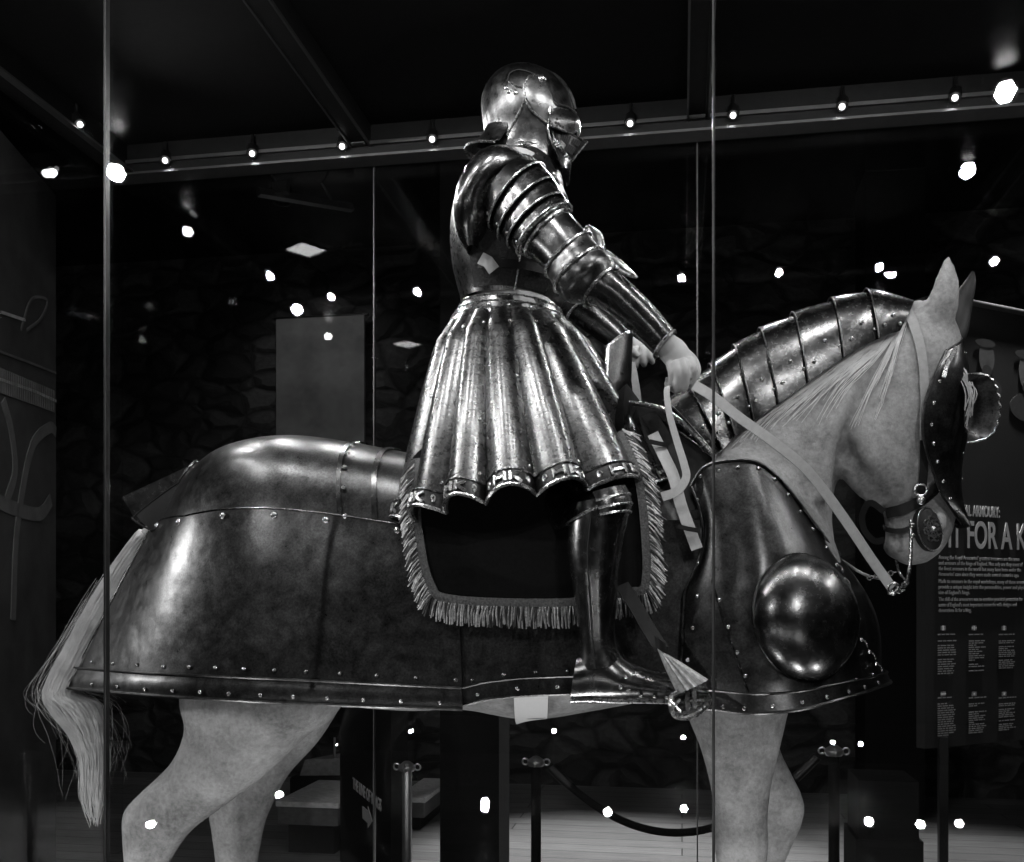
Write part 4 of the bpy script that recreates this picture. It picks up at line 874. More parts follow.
mb = MB(); mb.tube(curve_pts([P(604, 402, 2.48), P(640, 404, 2.44), P(668, 412, 2.42), P(692, 432, 2.40), P(714, 456, 2.37)], 24), .006, 8); mb.build('burr_edge', M['edge'], saddle)
g = np.array([[P(604+(714-604)*s+f*(-14), np.interp(s, [0, .33, .6, .8, 1], [402, 404, 412, 432, 456])+f*70, 2.50-.10*s-.05*f) for f in np.linspace(0, 1, 6)] for s in np.linspace(0, 1, 20)])
mb = MB(); mb.shell(g, .006, P(660, 460, 3.2)); mb.build('burr_plate', M['leather'], saddle)
# ---- saddle cloth with fringe
M['fringe_gap'] = plain('gap_shade_fringe', .05, .6, .3)  # dark threads stand in for the shade in gaps of the fringe
sc_ = thing('saddle_cloth', 'black saddle cloth edged with a pale bullion fringe below the rider skirt', 'saddle cloth')
CY_ = lambda v: interp(v, [430, 470, 540, 612], [2.33, 2.285, 2.252, 2.236])
LE = lambda v: interp(v, [430, 460, 500, 540, 575, 600, 612], [412, 413, 414, 416, 424, 433, 440])
RE = lambda v: interp(v, [430, 460, 500, 540, 575, 590, 600], [624, 637, 645, 649, 652, 653, 651])
BE = lambda u: interp(u, [430, 470, 530, 575, 620, 660], [598, 605, 607, 606, 598, 593])
g = []
for f in np.linspace(0, 1, 26):
    row = []
    for s in np.linspace(0, 1, 30):
        tv = interp(s, [0, .12, .9, 1], [457, 432, 430, 432]); v0 = tv+(600-tv)*f; u = LE(v0)+(RE(v0)-LE(v0))*s; v = tv+(BE(u)-tv)*f; row.append(P(u, v, CY_(v)+.004*math.sin(9*s)))
    g.append(row)
mb = MB(); mb.shell(np.array(g), .004, P(540, 520, 3.2)); cl = mb.build('cloth', M['cloth'], sc_)
edge = [(415, 459), (414, 480), (413, 515), (416, 540), (421, 568), (429, 590), (438, 600), (470, 605), (530, 607), (575, 606), (610, 600), (632, 596), (647, 592), (651, 570), (650, 540), (647, 505), (642, 475), (632, 448), (623, 430)]
ep = resample([P(u, v, CY_(v)-.005) for u, v in curve_pts([(a, b, 0) for a, b in edge], 120) for _ in (0,)] if False else [P(q[0], q[1], CY_(q[1])-.005) for q in curve_pts([(a, b, 0) for a, b in edge], 120)], 300)
cen = P(540, 520, 2.25); tt = np.gradient(ep, axis=0); nb = np.array([A3(0, -1, 0)]*300); mb = MB(); mb2 = MB()
outw = np.array([nrm(np.cross(A3(0, -1, 0), nrm(t))) for t in tt])
if np.dot(outw[150], ep[150]-cen) < 0: outw = -outw
mb.ribbon(ep-outw*.008, nb, .022, .005); mb.build('braid_band', plain('silver_braid', .10, .5, .3, var=.6, scale=200, bmp=.9, bd=.003), sc_)
for k in range(300):
    for j in range(2):
        mb2.mi = int(RNG.uniform() < .45)
        p = ep[k]+tt[k]*RNG.uniform(0, 1); d = nrm(outw[k]+A3(0, 0, -1.)+.22*RNG.normal(0, 1)*nrm(tt[k])); L = RNG.uniform(.034, .046)
        mb2.tube([p+A3(0, -.003*j, 0), p+d*L*.5+A3(0, -.005-.003*j+RNG.normal(0, .0015), 0), p+d*L+A3(0, -.002, -.004)], [.0019, .0021, .0015], 4)
mb2.build('fringe', [M['fringe'], M['fringe_gap']], sc_)
# ---- stirrup
stir = thing('stirrup', 'steel stirrup with a pale tassel under the rider toe', 'stirrup')
uvband([P(622, 585, 2.21), P(636, 607, 2.18), P(648, 628, 2.15), P(662, 650, 2.12)], .03, A3(.2, -1, .3), M['leather'], 'stirrup_leather', stir, 20, .005)
mb = MB(); T0, T1 = P(657, 648, 2.105), P(667, 654, 2.105); B0, B1 = P(678, 693, 2.095), P(707, 680, 2.095); G = []
ct, cb = (T0+T1)/2, (B0+B1)/2; at, ab = (T1-T0)/2, (B1-B0)/2
for f in np.linspace(0, 1, 14):
    e = f**.9; c = ct+(cb-ct)*f; a = at+(ab-at)*e; dd = .012+.022*e; G.append([c+(a*math.cos(x)+A3(0, -dd, 0)*math.sin(x))*(1+.09*math.cos(13*x)*min(1, f*3)) for x in np.linspace(0, 2*PI, 78, endpoint=False)])
mb.solid(G); mb.build('tassel', M['tassel'], stir)
mb = MB(); K0, K1 = P(655, 636, 2.105), P(665, 643, 2.105); mb.solid([[(q0+q1)/2+(q1-q0)/2*1.15*math.cos(x)+A3(0, -.016, 0)*math.sin(x) for x in np.linspace(0, 2*PI, 20, endpoint=False)] for q0, q1 in ((K0, K1), (T0, T1))]); mb.build('tassel_collar', M['leather'], stir)
mb = MB(); hoop = [P(u, v, y) for u, v, y in ((672, 696, 2.07), (671, 706, 2.06), (676, 716, 2.06), (690, 717, 2.05), (704, 708, 2.06), (709, 700, 2.12), (706, 694, 2.2))]
mb.tube(curve_pts(hoop, 30), .006, 8); mb.tube(curve_pts([P(672, 696, 2.07), P(684, 690, 2.09), P(700, 688, 2.15), P(706, 694, 2.2)], 16), .006, 8); mb.build('hoop', M['edge'], stir)
mb = MB(); mb.shell(np.array([[P(676, 717, 2.05), P(704, 709, 2.05)], [P(678, 713, 2.12), P(706, 705, 2.12)], [P(680, 710, 2.20), P(708, 702, 2.20)]]), .007, P(690, 660, 2.1)); mb.build('tread', M['plate'], stir)
mb = MB()
for u in (687, 694): mb.ribbon([P(u, 690, 2.085), P(u+.5, 700, 2.07), P(u+1, 713, 2.055)], A3(0, -1, 0), .009, .004)
mb.tube([P(670, 700, 2.055), P(681, 712, 2.05)], .003, 6); mb.tube([P(680, 699, 2.055), P(671, 712, 2.05)], .003, 6); mb.build('side_bars', M['chain'], stir)
# ================================================================== the rider
rider = thing('armoured_rider', 'rider in full dark steel armour with fluted steel skirt, seated on the horse holding reins', 'rider in armour')
rb = MB()
Loft([(492, 172, 548, 168, Y0, .14), (470, 205, 560, 200, Y0, .165), (470, 245, 562, 245, Y0, .165), (478, 290, 555, 292, Y0, .14), (476, 330, 566, 335, Y0, .16), (468, 400, 590, 400, Y0, .17), (476, 440, 590, 430, Y0, .15)]).body(rb, 4, 24)
Loft([(500, 178, 545, 172, Y0, .06), (505, 150, 548, 148, Y0, .055), (500, 120, 562, 128, Y0, .07), (498, 95, 564, 98, Y0, .075), (510, 76, 550, 76, Y0, .06), (524, 69, 536, 69, Y0, .02)]).body(rb, 4, 20)
rb.ball(P(568, 122, Y0), (.02, .016, .02))
for Ys, Ye, Yw in ((2.42, 2.29, 2.33), (2.78, 2.90, 2.84)):
    if Ys < Y0: Loft([(490, 185, 522, 172, Ys, .05), (508, 225, 548, 195, 2.36, .05), (562, 285, 596, 258, Ye, .045), (600, 300, 628, 285, 2.29, .04), (654, 350, 673, 334, Yw, .022)]).body(rb, 4, 16)
    else: Loft([(500, 190, 530, 176, Ys, .05), (515, 235, 548, 215, 2.85, .05), (545, 285, 575, 268, Ye, .04), (575, 315, 598, 300, 2.88, .035), (618, 349, 630, 336, Yw, .022)]).body(rb, 4, 16)
    Loft([(525, 506, 548, 472, 2.44 if Ys < Y0 else 2.76, .055), (558, 524, 586, 494, 2.29 if Ys < Y0 else 2.91, .05), (578, 520, 618, 504, 2.18 if Ys < Y0 else 3.0, .045), (582, 560, 612, 560, 2.17 if Ys < Y0 else 3.0, .04), (588, 630, 608, 630, 2.17 if Ys < Y0 else 3.0, .03), (588, 668, 612, 660, 2.17 if Ys < Y0 else 3.0, .03)]).body(rb, 4, 16)
    Loft([(582, 694, 594, 664, 2.17 if Ys < Y0 else 3.0, .028), (640, 696, 643, 680, 2.17 if Ys < Y0 else 3.0, .03), (680, 696, 680, 690, 2.17 if Ys < Y0 else 3.0, .02)]).body(rb, 4, 14)
# near hand: back of the hand towards the visitor, fingers hanging from the knuckles and closing on the rein
Loft([(655, 351, 674, 335, 2.33, .021), (659, 357, 683, 341, 2.33, .019), (663, 362, 689, 349, 2.328, .018), (667, 367, 693, 358, 2.328, .014), (669, 371, 693, 364, 2.332, .008)]).body(rb, 5, 20)
def finger(pts, r):
    q = curve_pts(pts, 16); rb.tube(q, np.interp(np.linspace(0, 1, 16), [0, .3, .6, .9, 1], [r, r*1.06, r*.96, r*.86, r*.5]), 12)
    rb.ball(q[-1], r*.72)
for (u, v, u2, v2, u3, v3, r, y) in ((690.5, 358, 694.2, 374, 692.5, 385.5, .0088, 2.320), (682.5, 359, 686.3, 377, 684.3, 389, .0092, 2.307), (675, 361, 678.4, 379, 676.0, 390, .0090, 2.307), (668.5, 363, 671.4, 377, 669.2, 388, .0080, 2.316)):
    finger([P(u, v, y), P((u+u2)/2+.8, (v+v2)/2, y-.008), P(u2, v2, y-.004), P(u3, v3, y+.012), P(u3-2, v3-3, y+.030), P(u3-2, v3-9, y+.036)], r)
finger([P(683, 350, 2.345), P(693, 360, 2.352), P(697, 371, 2.35), P(693, 381, 2.345)], .0105)
# far hand: fingers curled towards the visitor
Loft([(616, 349, 630, 334, 2.84, .021), (624, 355, 641, 342, 2.845, .022), (634, 358, 650, 346, 2.85, .018), (642, 358, 653, 349, 2.85, .012)]).body(rb, 5, 18)
for (u, v, u2, v2, r) in ((627, 350, 627, 364, .0098), (634, 349, 635.5, 365, .0105), (641.5, 349, 644, 363.5, .0103), (648, 350, 652, 361, .0092)):
    finger([P(u+2, v, 2.835), P(u+1, v+1, 2.80), P((u+u2)/2, (v+v2)/2, 2.79), P(u2, v2, 2.80), P(u2+.5, v2+1, 2.825)], r)
finger([P(620, 350, 2.815), P(624, 348, 2.79), P(632, 350, 2.775), P(637, 355, 2.775)], .0105)
mesh_from(rb, 'body', .0034, 2, M['skin'], rider)
# ---- helmet
HEL = Loft([(518, 69.5, 534, 69.5, Y0, .02), (502, 73.5, 548, 73.5, Y0, .056), (491, 83, 560, 82, Y0, .083), (485, 96, 569, 95, Y0, .099), (484, 109, 573, 109, Y0, .104), (484, 122, 576, 122, Y0, .102), (486.5, 136, 572, 140, Y0, .092), (484, 148, 566, 158, Y0, .086), (480, 156, 562, 172, Y0, .088)])
RH = P(528, 115, Y0)
helmet = MB(); helmet.shell(HEL.patch(0, 8, 0, 360, 44, 65)[:, :64], .003, RH, True); helmet = helmet.build('helmet', M['helm'], rider); hcast = Cast([helmet])
mb = MB(); cr = [P(u, v, Y0) for u, v in ((487, 135), (483.5, 110), (484, 96), (490, 82), (501, 72.5), (516, 67.5), (531, 67.5), (549, 72.5), (562, 82), (571, 96), (575, 110))]
mb.tube(curve_pts(cr, 60), .006, 8); mb.build('crest_ridge', M['helm'], helmet)
def hline(uv, r, n=30, off=.002): q, _ = hcast.path(uv, n, off, 2.5); mb = MB(); mb.tube(q, r, 6); return mb
def hplate(uvt, uvb, off, th, n=24, m=12, cast=None):
    c = cast or hcast; a = curve_pts([(x, y, 0) for x, y in uvt], n); b = curve_pts([(x, y, 0) for x, y in uvb], n)
    return np.array([[c.on(*(a[i]+(b[i]-a[i])*f)[:2], off, 2.5)[0] for f in np.linspace(0, 1, m)] for i in range(n)])
mb = MB(); mb.shell(hplate([(527, 95), (520, 112), (512, 130), (506, 146)], [(549, 112), (548, 126), (552, 146), (562, 166)], .005, .004), .004, P(535, 130, 2.9)); bev = mb.build('cheek_plate', M['plate'], helmet)
hline([(527, 96), (521, 110), (513, 126), (508, 136)], .0028, 24, .006).build('cheek_plate_edge', M['edge'], helmet)
mb = MB(); mb.shell(hplate([(530, 79), (525, 85), (526, 96), (532, 108), (540, 120), (547, 126)], [(541, 79), (545, 86), (550, 97), (552, 108), (551, 118), (549.5, 126)], .009, .004), .004, P(535, 100, 2.9)); mb.build('visor_arm', M['helm'], helmet)
hline([(549, 126), (530, 109), (524.5, 92), (526, 83), (531, 78.5), (538, 78.5)], .0025, 40, .011).build('visor_arm_edge', M['edge'], helmet)
hline([(542, 83), (549, 93), (556, 104), (566, 108), (574, 114)], .002, 40, .006).build('brow_edge', M['dark'], helmet)
hline([(549, 108), (548, 122), (547.5, 134), (552, 147), (558, 157), (563, 167)], .0032, 40, .010).build('face_edge', M['edge'], helmet)
mb = MB(); q, n = hcast.on(541.5, 80.5, .008); mb.dome(q, n, .012, .008); mb.build('visor_pivot', M['rivet'], helmet)
mb = MB()
for u, v in ((509, 92), (516, 93), (506, 88)): q, n = hcast.on(u, v, .001); mb.dome(q, n, .006)
mb.build('rivets', M['rivet'], helmet)
hline([(508, 82), (510, 74), (518, 70.5), (528, 72), (537, 76)], .0018, 24).build('skull_seam', M['dark'], helmet); hline([(509, 82), (515, 86), (522, 88)], .0018, 16).build('skull_seam', M['edge'], helmet)
# visor: rounded sight piece and the pointed lower face with slots
def both(pt): return [np.asarray(pt), mir(pt)]
def visor_sheet(cols, nu=16, nv=10, th=.003):   # columns (near cheek ... ridge) mirrored to the far side
    a = [[P(*p) for p in c] for c in cols]; full = a+[[mir(p) for p in c] for c in a[-2::-1]]
    t = np.linspace(0, len(full)-1, nu*2+1); g = np.array([[cat([cat(c, f) for c in full], k) for f in np.linspace(0, len(a[0])-1, nv)] for k in t]); return g
mb = MB(); g = visor_sheet([[(549, 110, 2.505), (549, 118, 2.503), (551, 126, 2.505)], [(562, 108, 2.535), (562, 119, 2.525), (563, 131, 2.535)], [(572, 111, 2.565), (576, 120, 2.558), (572, 133, 2.565)], [(575, 113, 2.60), (580, 121, 2.60), (577, 132, 2.60)]]); mb.shell(g, .004, P(540, 120, Y0)); sp = mb.build('sight_plate', M['helm'], helmet)
mb = MB(); mb.tube(g[:, 0], .0025, 6); mb.tube(g[:, -1], .0022, 6)
mb.build('sight_edge', M['edge'], sp)
mb = MB(); scast = Cast([sp])
for u, v in ((557, 119), (556, 122.5), (558.5, 123.5), (560, 126), (557, 126), (563, 127.5), (570, 128), (574, 129.5)): q, n = scast.on(u, v, .0003); mb.disc(q, n, .0038, .003, 10)
mb.build('breaths', M['dark'], sp)
VA, VB, VC, VD = P(551, 124.5, 2.525), P(587.5, 142, Y0), P(572, 161, Y0), P(555, 139.5, 2.525)
def vis(s, f, off=0.):  # s back..ridge, f top..bottom
    a, b = VA+(VB-VA)*s, VD+(VC-VD)*s; p = a+(b-a)*f; return p+nrm(A3(.35, -1, -.1))*off
mb = MB(); g = [[vis(s, f) for f in np.linspace(0, 1, 8)] for s in np.linspace(0, 1, 12)]; g = g+[[mir(p) for p in r] for r in g[-2::-1]]
mb.shell(np.array(g), .003, P(550, 135, Y0)); vz = mb.build('visor', M['helm'], helmet)
mb = MB(); g = np.array(g); mb.tube(g[:, 0], .0025, 6); mb.tube(g[11], .0025, 6); mb.tube(g[:, -1], .0025, 6); mb.build('visor_edge', M['edge'], vz)
mb = MB()
vn = nrm(np.cross(VB-VA, VD-VA)); vn = vn if vn[1] < 0 else -vn
def slot(s, f0, f1):
    a, b = vis(s, f0)+vn*.0012, vis(s, f1)+vn*.0012; mb.ribbon([a, (a+b)/2, b], vn, .0042, .002)
for k in range(5): slot(.30+k*.062, .12, .62)
for k in range(6): slot(.56+k*.065, .55-.05*k*.2, .95-.02*k) if k < 5 else None
for k in range(4): slot(.66+k*.06, .14, .40)
mb.build('slots', M['dark'], vz)
# lower face under the visor (bellows notches)
mb = MB(); g = visor_sheet([[(552, 138, 2.515), (556, 150, 2.52), (562, 166, 2.535)], [(560, 148, 2.54), (565, 157, 2.55), (566, 168, 2.555)], [(571, 160, 2.60), (571, 164, 2.60), (569, 170, 2.60)]]); mb.shell(g, .003, P(540, 150, Y0)); lf = mb.build('lower_face', M['plate'], helmet)
mb = MB(); lcast = Cast([lf])
for k in range(9): q, n = lcast.on(555.5+k*1.55, 141.5+k*2.35, .001); mb.ribbon([q-nrm(A3(.9, 0, .25))*.006, q, q+nrm(A3(.9, 0, .25))*.006], n, .0032, .003)
mb.build('notches', M['edge'], lf)
# neck guard flaring at the nape
mb = MB(); NG = Loft([(487, 131, 560, 150, Y0, .086), (484, 139, 562, 160, Y0, .090), (474, 150, 564, 172, Y0, .105), (468, 153, 564, 176, Y0, .112)])
for k in range(3): mb.shell(NG.patch(k, k+1.08, 106, 254, 6, 40, .003+.002*k), .003, RH)
ng = mb.build('nape_lames', M['helm'], helmet); mb = MB(); mb.tube(NG.ring(3, .005, 40, 106, 254), .004, 6); mb.build('roped_rim', M['edge'], ng)
# ---- gorget, back and breast
GOR = Loft([(497, 158, 556, 158, Y0, .088), (492, 168, 561, 172, Y0, .11), (482, 178, 564, 190, Y0, .15), (474, 190, 566, 208, Y0, .175)])
mb = MB(); mb.shell(GOR.patch(0, 3, 0, 360, 20, 49)[:, :48], .003, P(525, 180, Y0), True); go = mb.build('gorget', M['helm'], rider); mb = MB(); mb.tube(GOR.ring(0, .002, 40), .004, 6, True); mb.build('rolled_edge', M['edge'], go)
TOR = Loft([(476, 178, 560, 180, Y0, .165), (459, 208, 570, 205, Y0, .20), (454, 238, 577, 240, Y0, .205), (456, 270, 575, 272, Y0, .19), (462, 296, 562, 300, Y0, .155), (464, 306, 556, 308, Y0, .145)])
RT = P(515, 240, Y0)
mb = MB(); mb.shell(TOR.patch(0, 5, 74, 286, 30, 50, .004), .004, RT); mb.build('back_plate', M['flute'], rider)
mb = MB(); mb.shell(TOR.patch(0, 5, -78, 78, 30, 40, .0), .004, RT); br = mb.build('breast_plate', M['helm'], rider)
mb = MB(); mb.shell(TOR.patch(.9, 4.5, 40, 122, 24, 20, .0065), .003, RT); mb.build('mail_gusset', M['mail'], rider)
mb = MB(); mb.tube([TOR.at(t, math.radians(74), .006) for t in np.linspace(.5, 4.9, 24)], .003, 6); mb.tube([TOR.at(t, math.radians(286), .006) for t in np.linspace(.5, 4.9, 24)], .003, 6); mb.build('plate_edge', M['edge'], br)
mb = MB(); q = [TOR.at(3.5, math.radians(a), .010) for a in np.linspace(50, 112, 14)]; n = [nrm(TOR.at(3.5, math.radians(a), .1)-TOR.at(3.5, math.radians(a))) for a in np.linspace(50, 112, 14)]; mb.ribbon(q, n, .022, .004); sb = mb.build('side_strap', M['leather'], rider)
mb = MB(); c = TOR.at(3.5, math.radians(101), .014); mb.ribbon([c+A3(-.02, 0, .012), c+A3(0, -.006, 0), c+A3(.014, 0, -.02)], A3(-.2, -1, .1), .03, .004); mb.build('buckle', M['strap'], sb)
# waist lames
WA = Loft([(462, 310, 561, 312, Y0, .148), (459, 317, 563, 319, Y0, .154), (456, 324, 565, 327, Y0, .162), (452, 331, 568, 335, Y0, .170)])
for k in range(3):
    mb = MB(); g = WA.patch(k, k+1.1, 0, 360, 5, 65, .002+.003*k)[:, :64]; mb.shell(g, .003, P(512, 315, Y0), True); w_ = mb.build('waist_lame', M['flute'], rider); mb = MB(); mb.tube(g[0], .003, 6, True); mb.build('rolled_edge', M['edge'], w_)
mb = MB()
for a in range(20, 360, 20): mb.dome(WA.at(1.6, math.radians(a), .006), nrm(WA.at(1.6, math.radians(a), .1)-WA.at(1.6, math.radians(a))), .0055)
mb.build('waist_rivets', M['rivet'], rider)
# ---- fluted skirt
W0 = (P(452, 324, Y0)+P(568, 328, Y0))/2; aw, bw = np.linalg.norm(P(568, 326, Y0)-P(452, 326, Y0))/2, .172
HL, HR = P(407, 534, Y0), P(673, 492, Y0); H0 = (HL+HR)/2; ah, bh = (HR[0]-HL[0])/2, .50
GX, GY = [0, .05, .12, .35, .65, 1.], [0, .09, .22, .45, .72, 1.]
def sk_base(phi, h):
    g = np.interp(h, GX, GY); c = W0+(H0-W0)*A3(h, h, 0); zh = H0[2]+(HR[2]-HL[2])/2*math.cos(phi)
    return A3(c[0]+(aw+(ah-aw)*g)*math.cos(phi), c[1]-(bw+(bh-bw)*g)*math.sin(phi), W0[2]+(zh-W0[2])*h)
def u_of(p):
    d = p-EYE; return 512+FPX*np.dot(d, RGT)/np.dot(d, FWD)
def phi_of(u):
    lo, hi = math.radians(25), math.radians(165)
    for _ in range(40):
        m = (lo+hi)/2
        if u_of(sk_base(m, 1)) > u: lo = m
        else: hi = m
    return lo
cus = sorted([phi_of(u) for u in (439, 482, 538, 592, 647)])
rest = 2*PI-(cus[-1]-cus[0]); nr = 14; cus = [cus[-1]+rest*k/nr for k in range(1, nr)]+[0]*0+cus
cus = sorted([(c % (2*PI)) for c in cus]); NC = len(cus)
def flute(phi):
    p = phi % (2*PI); i = max([k for k in range(NC) if cus[k] <= p], default=NC-1); a = cus[i]; b = cus[(i+1) % NC]
    w = (b-a) % (2*PI); return math.sin(PI*((p-a) % (2*PI))/w), i, ((p-a) % (2*PI))/w
def sk(phi, h, off=0.):
    f = flute(phi)[0]; p = sk_base(phi, h); n = nrm(A3(bh*math.cos(phi), -ah*math.sin(phi), .12)); amp = .012+.034*h
    p = p+n*(amp*(f**.8-.6)+off); p[2] += .013*f*h*h*(.4 if abs(math.sin(phi)) < .4 else 1.) - (.004*h); return p
# sample every flute evenly so that the creases stay sharp
PHI = np.concatenate([np.linspace(0, 1, 12, endpoint=False)*((cus[(k+1) % NC]-cus[k]) % (2*PI))+cus[k] for k in range(NC)])
HS = [0, .02, .05, .085, .12, .18, .25, .35, .45, .55, .65, .75, .85, .93, 1.]
RS = P(530, 420, Y0)
mb = MB(); g = np.array([[sk(a, h) for a in PHI] for h in HS]); mb.shell(g, .004, RS, True); skirt = mb.build('skirt', M['flute'], rider, 28)
mb = MB(); gb = np.array([[sk(a, h, .005) for a in PHI] for h in np.linspace(.925, 1.002, 5)]); mb.shell(gb, .004, RS, True); band = mb.build('hem_border', steel('border_steel', .02, .10, .3, .5), skirt, 28)
mb = MB(); mb.tube(gb[-1], .0048, 6, True); mb.build('hem_roll', M['edge'], band); mb = MB(); mb.tube(gb[0], .003, 6, True); mb.build('border_roll', M['plate'], band)
mb = MB()
LET = {'H': [[(0, 0), (0, 1)], [(.7, 0), (.7, 1)], [(0, .5), (.7, .5)]], 'K': [[(0, 0), (0, 1)], [(.65, 1), (.05, .5), (.7, 0)]]}
def on_band(k, x, y, off=.0075):
    a, b = cus[k], cus[(k+1) % NC]; return sk(a+((b-a) % (2*PI))*x, .992-.058*y, off)
for k in range(NC):
    for ch, x0 in (('H', .27), ('K', .55)):
        for st in LET[ch]:
            st = resample([A3(x, y, 0) for x, y in st], 9); q = [on_band(k, 1-x0-.25*p_[0], .12+.76*p_[1], .008) for p_ in st]; m_ = q[4]; n = nrm(np.cross(on_band(k, x0+.1, .6)-on_band(k, x0, .6), on_band(k, x0, .9)-on_band(k, x0, .3))); n = n if np.dot(n, m_-RS) > 0 else -n; mb.ribbon(q, n, .0068, .004)
    for x0, sg2 in ((.15, 1), (.86, -1)):
        mb.tube([on_band(k, x0+sg2*.03*math.cos(a)*(1-a/9), .5+.36*math.sin(a)*(1-a/9), .006) for a in np.linspace(0, 6.5, 14)], .0026, 5)
mb.build('letter_relief', M['relief'], band)
mb = MB()
for k in range(NC):
    for h in (.10, .42, .62, .88):
        if (k*7+int(h*100)) % 3 == 0 or h in (.10, .88): p = sk(cus[k]+.03, h, .001); n = nrm(sk(cus[k]+.03, h, .05)-p); mb.dome(p, n, .0058)
mb.build('rivets', M['rivet'], skirt)
# ---- near arm
ARM = Loft([(481, 208, 522, 158, 2.40, .085), (493, 222, 538, 170, 2.375, .082), (502, 233, 552, 184, 2.36, .080), (511, 241, 561, 199, 2.345, .076), (520, 250, 567, 209, 2.33, .072), (529, 255, 571, 215, 2.32, .066), (540, 264, 581, 227, 2.305, .064), (550, 276, 591, 240, 2.29, .062), (556, 287, 600, 251, 2.28, .070), (568, 299, 611, 260, 2.275, .074), (584, 302, 616, 270, 2.28, .062), (606, 311, 629, 283, 2.29, .056), (632, 333, 652, 306, 2.31, .048), (655, 355.5, 674.5, 332.5, 2.33, .040)])
RA = P(560, 260, 2.32)
def armring(mb, t, off, r, n=40): mb.tube(ARM.ring(t, off, n), r, 6, True)
PAU = Loft([(492, 154, 520, 153, 2.45, .05), (476, 164, 528, 164, 2.42, .095), (461, 188, 522, 180, 2.41, .116), (456, 214, 500, 205, 2.41, .112), (459, 237, 494, 226, 2.42, .095), (468, 254, 478, 250, 2.43, .05)])
mb = MB(); mb.shell(PAU.patch(0, 5, -20, 215, 40, 46), .004, P(500, 210, 2.6)); pau = mb.build('pauldron', M['plate'], rider)
mb = MB(); mb.tube([PAU.at(t, math.radians(-18), .001) for t in np.linspace(1.2, 5, 30)]+[PAU.at(t, math.radians(213), .001) for t in np.linspace(5, .6, 36)], .003, 6); mb.build('rolled_edge', M['edge'], pau)
for k, (t0, t1) in enumerate(((.35, 1.15), (1.0, 2.1), (2.0, 3.1), (3.0, 4.1))):
    mb = MB(); g = ARM.patch(t0, t1, -75, 190, 7, 44, .010-.0015*k); g += normals(g, RA)*np.linspace(-.002, .006, 7)[:, None, None]; mb.shell(g, .003, RA); lm = mb.build('shoulder_lame', M['plate'], rider)
    mb = MB(); mb.tube(g[-1], .0028, 6); mb.build('lame_edge', M['edge'], lm)
    mb = MB()
    for a in (120, 150): p = ARM.at(t1-.25, math.radians(a), .013-.0015*k); mb.dome(p, nrm(p-ARM.at(t1-.25, math.radians(a), -.05)), .005)
    mb.build('rivets', M['rivet'], lm)
mb = MB(); mb.tube([ARM.at(t, math.radians(25), .013) for t in np.linspace(.5, 4.2, 24)], .0022, 6); mb.build('lame_ridge', M['edge'], rider)
def cannon(name, t0, t1, n, edges, mat, off=.0):
    mb = MB(); mb.shell(ARM.patch(t0, t1, 0, 360, n, 49, off)[:, :48], .003, RA, True); o = mb.build(name, mat, rider)
    for t in edges:
        mb = MB(); armring(mb, t, off+.002, .0042); mb.build('rolled_edge', M['edge'], o)
    return o
cannon('upper_cannon', 3.7, 7.1, 24, (4.08, 4.75), M['plate'], .001); cannon('elbow_cop', 6.7, 10.15, 26, (6.75, 8.1, 10.1), M['helm'], .004); vb = cannon('vambrace', 9.7, 13, 26, (13,), M['plate'], 0)
mb = MB(); mb.tube([ARM.at(t, math.radians(20), .001) for t in np.linspace(10.3, 12.9, 12)], .002, 6); mb.build('ridge', M['edge'], vb)
# fan wings of the elbow, on the inner bend
def wing(pts_l, pts_r, y0, y1, name='elbow_wing'):
    a, b = curve_pts([P(u, v, y0) for u, v in pts_l], 14), curve_pts([P(u, v, y1) for u, v in pts_r], 14); g = np.array([[a[i]+(b[i]-a[i])*f+A3(0, -.012*math.sin(PI*f), 0) for f in np.linspace(0, 1, 7)] for i in range(14)])
    mb = MB(); mb.shell(g, .003, P(600, 250, 2.9)); o = mb.build(name, M['helm'], rider); mb = MB(); mb.tube(list(a)+list(b[::-1]), .0025, 6, True); mb.build('rolled_edge', M['edge'], o)
wing([(589, 243), (584, 231), (587, 226)], [(605, 250), (601, 234), (592, 227)], 2.29, 2.33); wing([(600, 259), (616, 272), (636, 277.5)], [(606, 250), (622, 262), (637, 277)], 2.26, 2.30)
# far arm, only glimpsed
FAR = Loft([(488, 200, 532, 166, 2.80, .085), (508, 240, 552, 212, 2.86, .075), (540, 285, 580, 265, 2.90, .066), (560, 312, 595, 288, 2.89, .062), (588, 333, 612, 310, 2.87, .052), (613, 350, 631, 332, 2.85, .038)])
mb = MB(); mb.shell(FAR.patch(0, 5, 0, 360, 30, 41)[:, :40], .003, P(555, 270, 2.87), True); fa = mb.build('far_arm_harness', M['plate'], rider)
mb = MB(); [mb.tube(FAR.ring(t, .002, 30), .004, 6, True) for t in (1.5, 2.5, 3.3, 5)]; mb.build('rolled_edge', M['edge'], fa)
mb = MB(); pf = Loft([(500, 152, 548, 160, 2.76, .07), (478, 180, 545, 185, 2.80, .11), (470, 215, 520, 220, 2.81, .10), (474, 240, 500, 240, 2.80, .06)]); mb.shell(pf.patch(0, 3, 140, 390, 20, 36), .004, P(500, 200, 2.6)); mb.build('pauldron', M['plate'], rider)
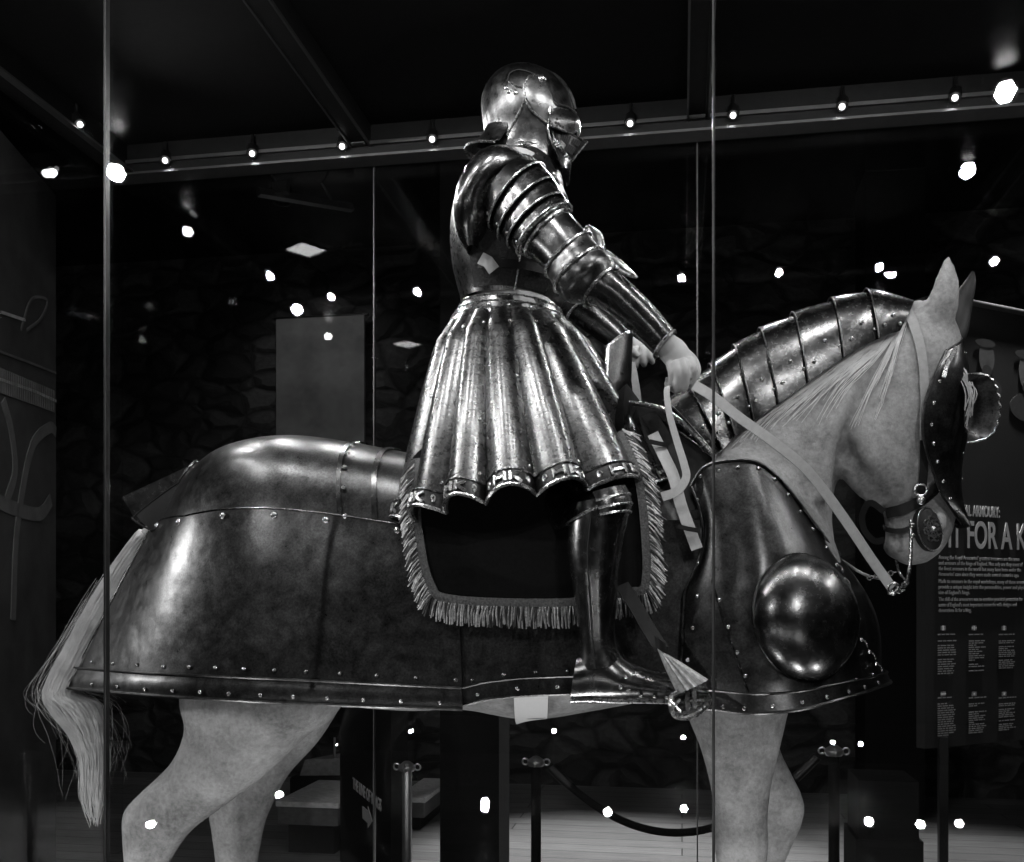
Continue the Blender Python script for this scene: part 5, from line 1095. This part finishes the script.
# ---- legs
def leg_armour(Yk, Yh, near):
    Q = P(600, 580, Yk)
    dv = 0
    TH = Loft([(515, 520, 545, 460, Yh, .08), (552, 530, 590, 482, (Yh+Yk)/2, .07), (568, 524, 626, 497, Yk, .062)])
    GRE = Loft([(572, 505, 630, 497, Yk, .062), (569, 522, 629, 515, Yk, .062), (568, 550, 623, 542, Yk, .061), (570, 570, 620, 566, Yk, .060), (573, 588, 618, 586, Yk, .055), (579, 629, 615, 629, Yk, .044), (580, 650, 617, 648, Yk, .042), (577, 670, 626, 664, Yk, .044)])
    FT = Loft([(571, 701, 578, 655, Yk, .034), (592, 701, 606, 645, Yk, .042), (615, 701, 626, 661, Yk-.0, .045), (640, 700, 646, 671, Yk-.0, .048), (668, 700, 670, 676, Yk, .050), (692, 699, 693, 682, Yk, .046), (708, 697, 708, 689, Yk, .028)])
    mb = MB(); mb.shell(TH.patch(0, 2, 0, 360, 20, 41)[:, :40], .003, P(560, 470, (Yk+Yh)/2), True); o = mb.build('cuisse', M['plate'], rider); mb = MB(); mb.tube(TH.ring(2, .002), .003, 6, True); mb.build('rolled_edge', M['edge'], o)
    mb = MB(); g = GRE.patch(0, 7, 0, 360, 34, 49)[:, :48]; mb.shell(g, .003, Q, True); gr = mb.build('greave', M['plate'], rider)
    mb = MB(); mb.tube([GRE.at(t, math.radians(100), .001) for t in np.linspace(.5, 7, 30)], .0016, 5); mb.build('greave_seam', M['dark'], gr)
    KN = Loft([(572, 502, 624, 486, Yk, .060), (574, 510, 628, 494, Yk, .064), (577, 516, 630, 503, Yk, .065), (580, 521, 629, 512, Yk, .064)])
    for k in range(3):
        mb = MB(); g = KN.patch(k, k+1.1, -70, 95, 5, 30, .004); mb.shell(g, .003, Q); kn = mb.build('knee_lame', M['plate'], rider); mb = MB(); mb.tube(g[-1], .003, 6); mb.build('lame_edge', M['edge'], kn)
    mb = MB(); mb.shell(FT.patch(0, 6, 0, 360, 34, 41)[:, :40], .003, P(630, 685, Yk), True); sab = mb.build('sabaton', M['plate'], rider)
    for t in (2.55, 3.0, 3.45, 3.9, 4.4, 4.9):
        mb = MB(); mb.shell(FT.patch(t, t+.5, -95, 95, 4, 26, .004), .002, P(630, 690, Yk)); mb.build('foot_lame', M['plate'], sab)
    mb = MB(); g = FT.patch(0, 5.9, 150, 210, 30, 5, .006); mb.shell(g, .006, P(630, 670, Yk)); mb.tube([FT.at(t, math.radians(150), .007) for t in np.linspace(0, 5.9, 30)], .003, 6); mb.build('sole', M['edge'], sab)
    mb = MB()
    for t, a in ((2.1, 100), (2.5, 105), (3.0, 120), (3.5, 120), (3.95, 120), (2.2, 70)): p = FT.at(t, math.radians(a), .005); mb.dome(p, nrm(p-FT.at(t, math.radians(a), -.05)), .005)
    mb.build('rivets', M['rivet'], sab)
leg_armour(2.17, 2.40, True); leg_armour(3.03, 2.80, False)
# ================================================================== camera and world
cd = bpy.data.cameras.new('camera'); cd.sensor_width = 36; cd.lens = 36*FPX/1024; cd.shift_y = (600-431)/1024; cd.clip_start = .05
cam = bpy.data.objects.new('camera', cd); cam.location = EYE; cam.rotation_euler = (PI/2, 0, YAW); link(cam); SC.camera = cam
w = bpy.data.worlds.new('night'); SC.world = w; w.use_nodes = True; w.node_tree.nodes['Background'].inputs[0].default_value = (.5, .5, .5, 1); w.node_tree.nodes['Background'].inputs[1].default_value = .0
SC.view_settings.view_transform = 'Standard'; SC.view_settings.look = 'None'; SC.view_settings.exposure = 0; SC.view_settings.gamma = 1; SC.view_settings.use_curve_mapping = False
cy = SC.cycles; cy.use_denoising = True; cy.max_bounces = 8; cy.transparent_max_bounces = 24; cy.glossy_bounces = 5; cy.diffuse_bounces = 3; cy.caustics_reflective = False; cy.caustics_refractive = False; cy.sample_clamp_indirect = 8; cy.use_light_tree = True
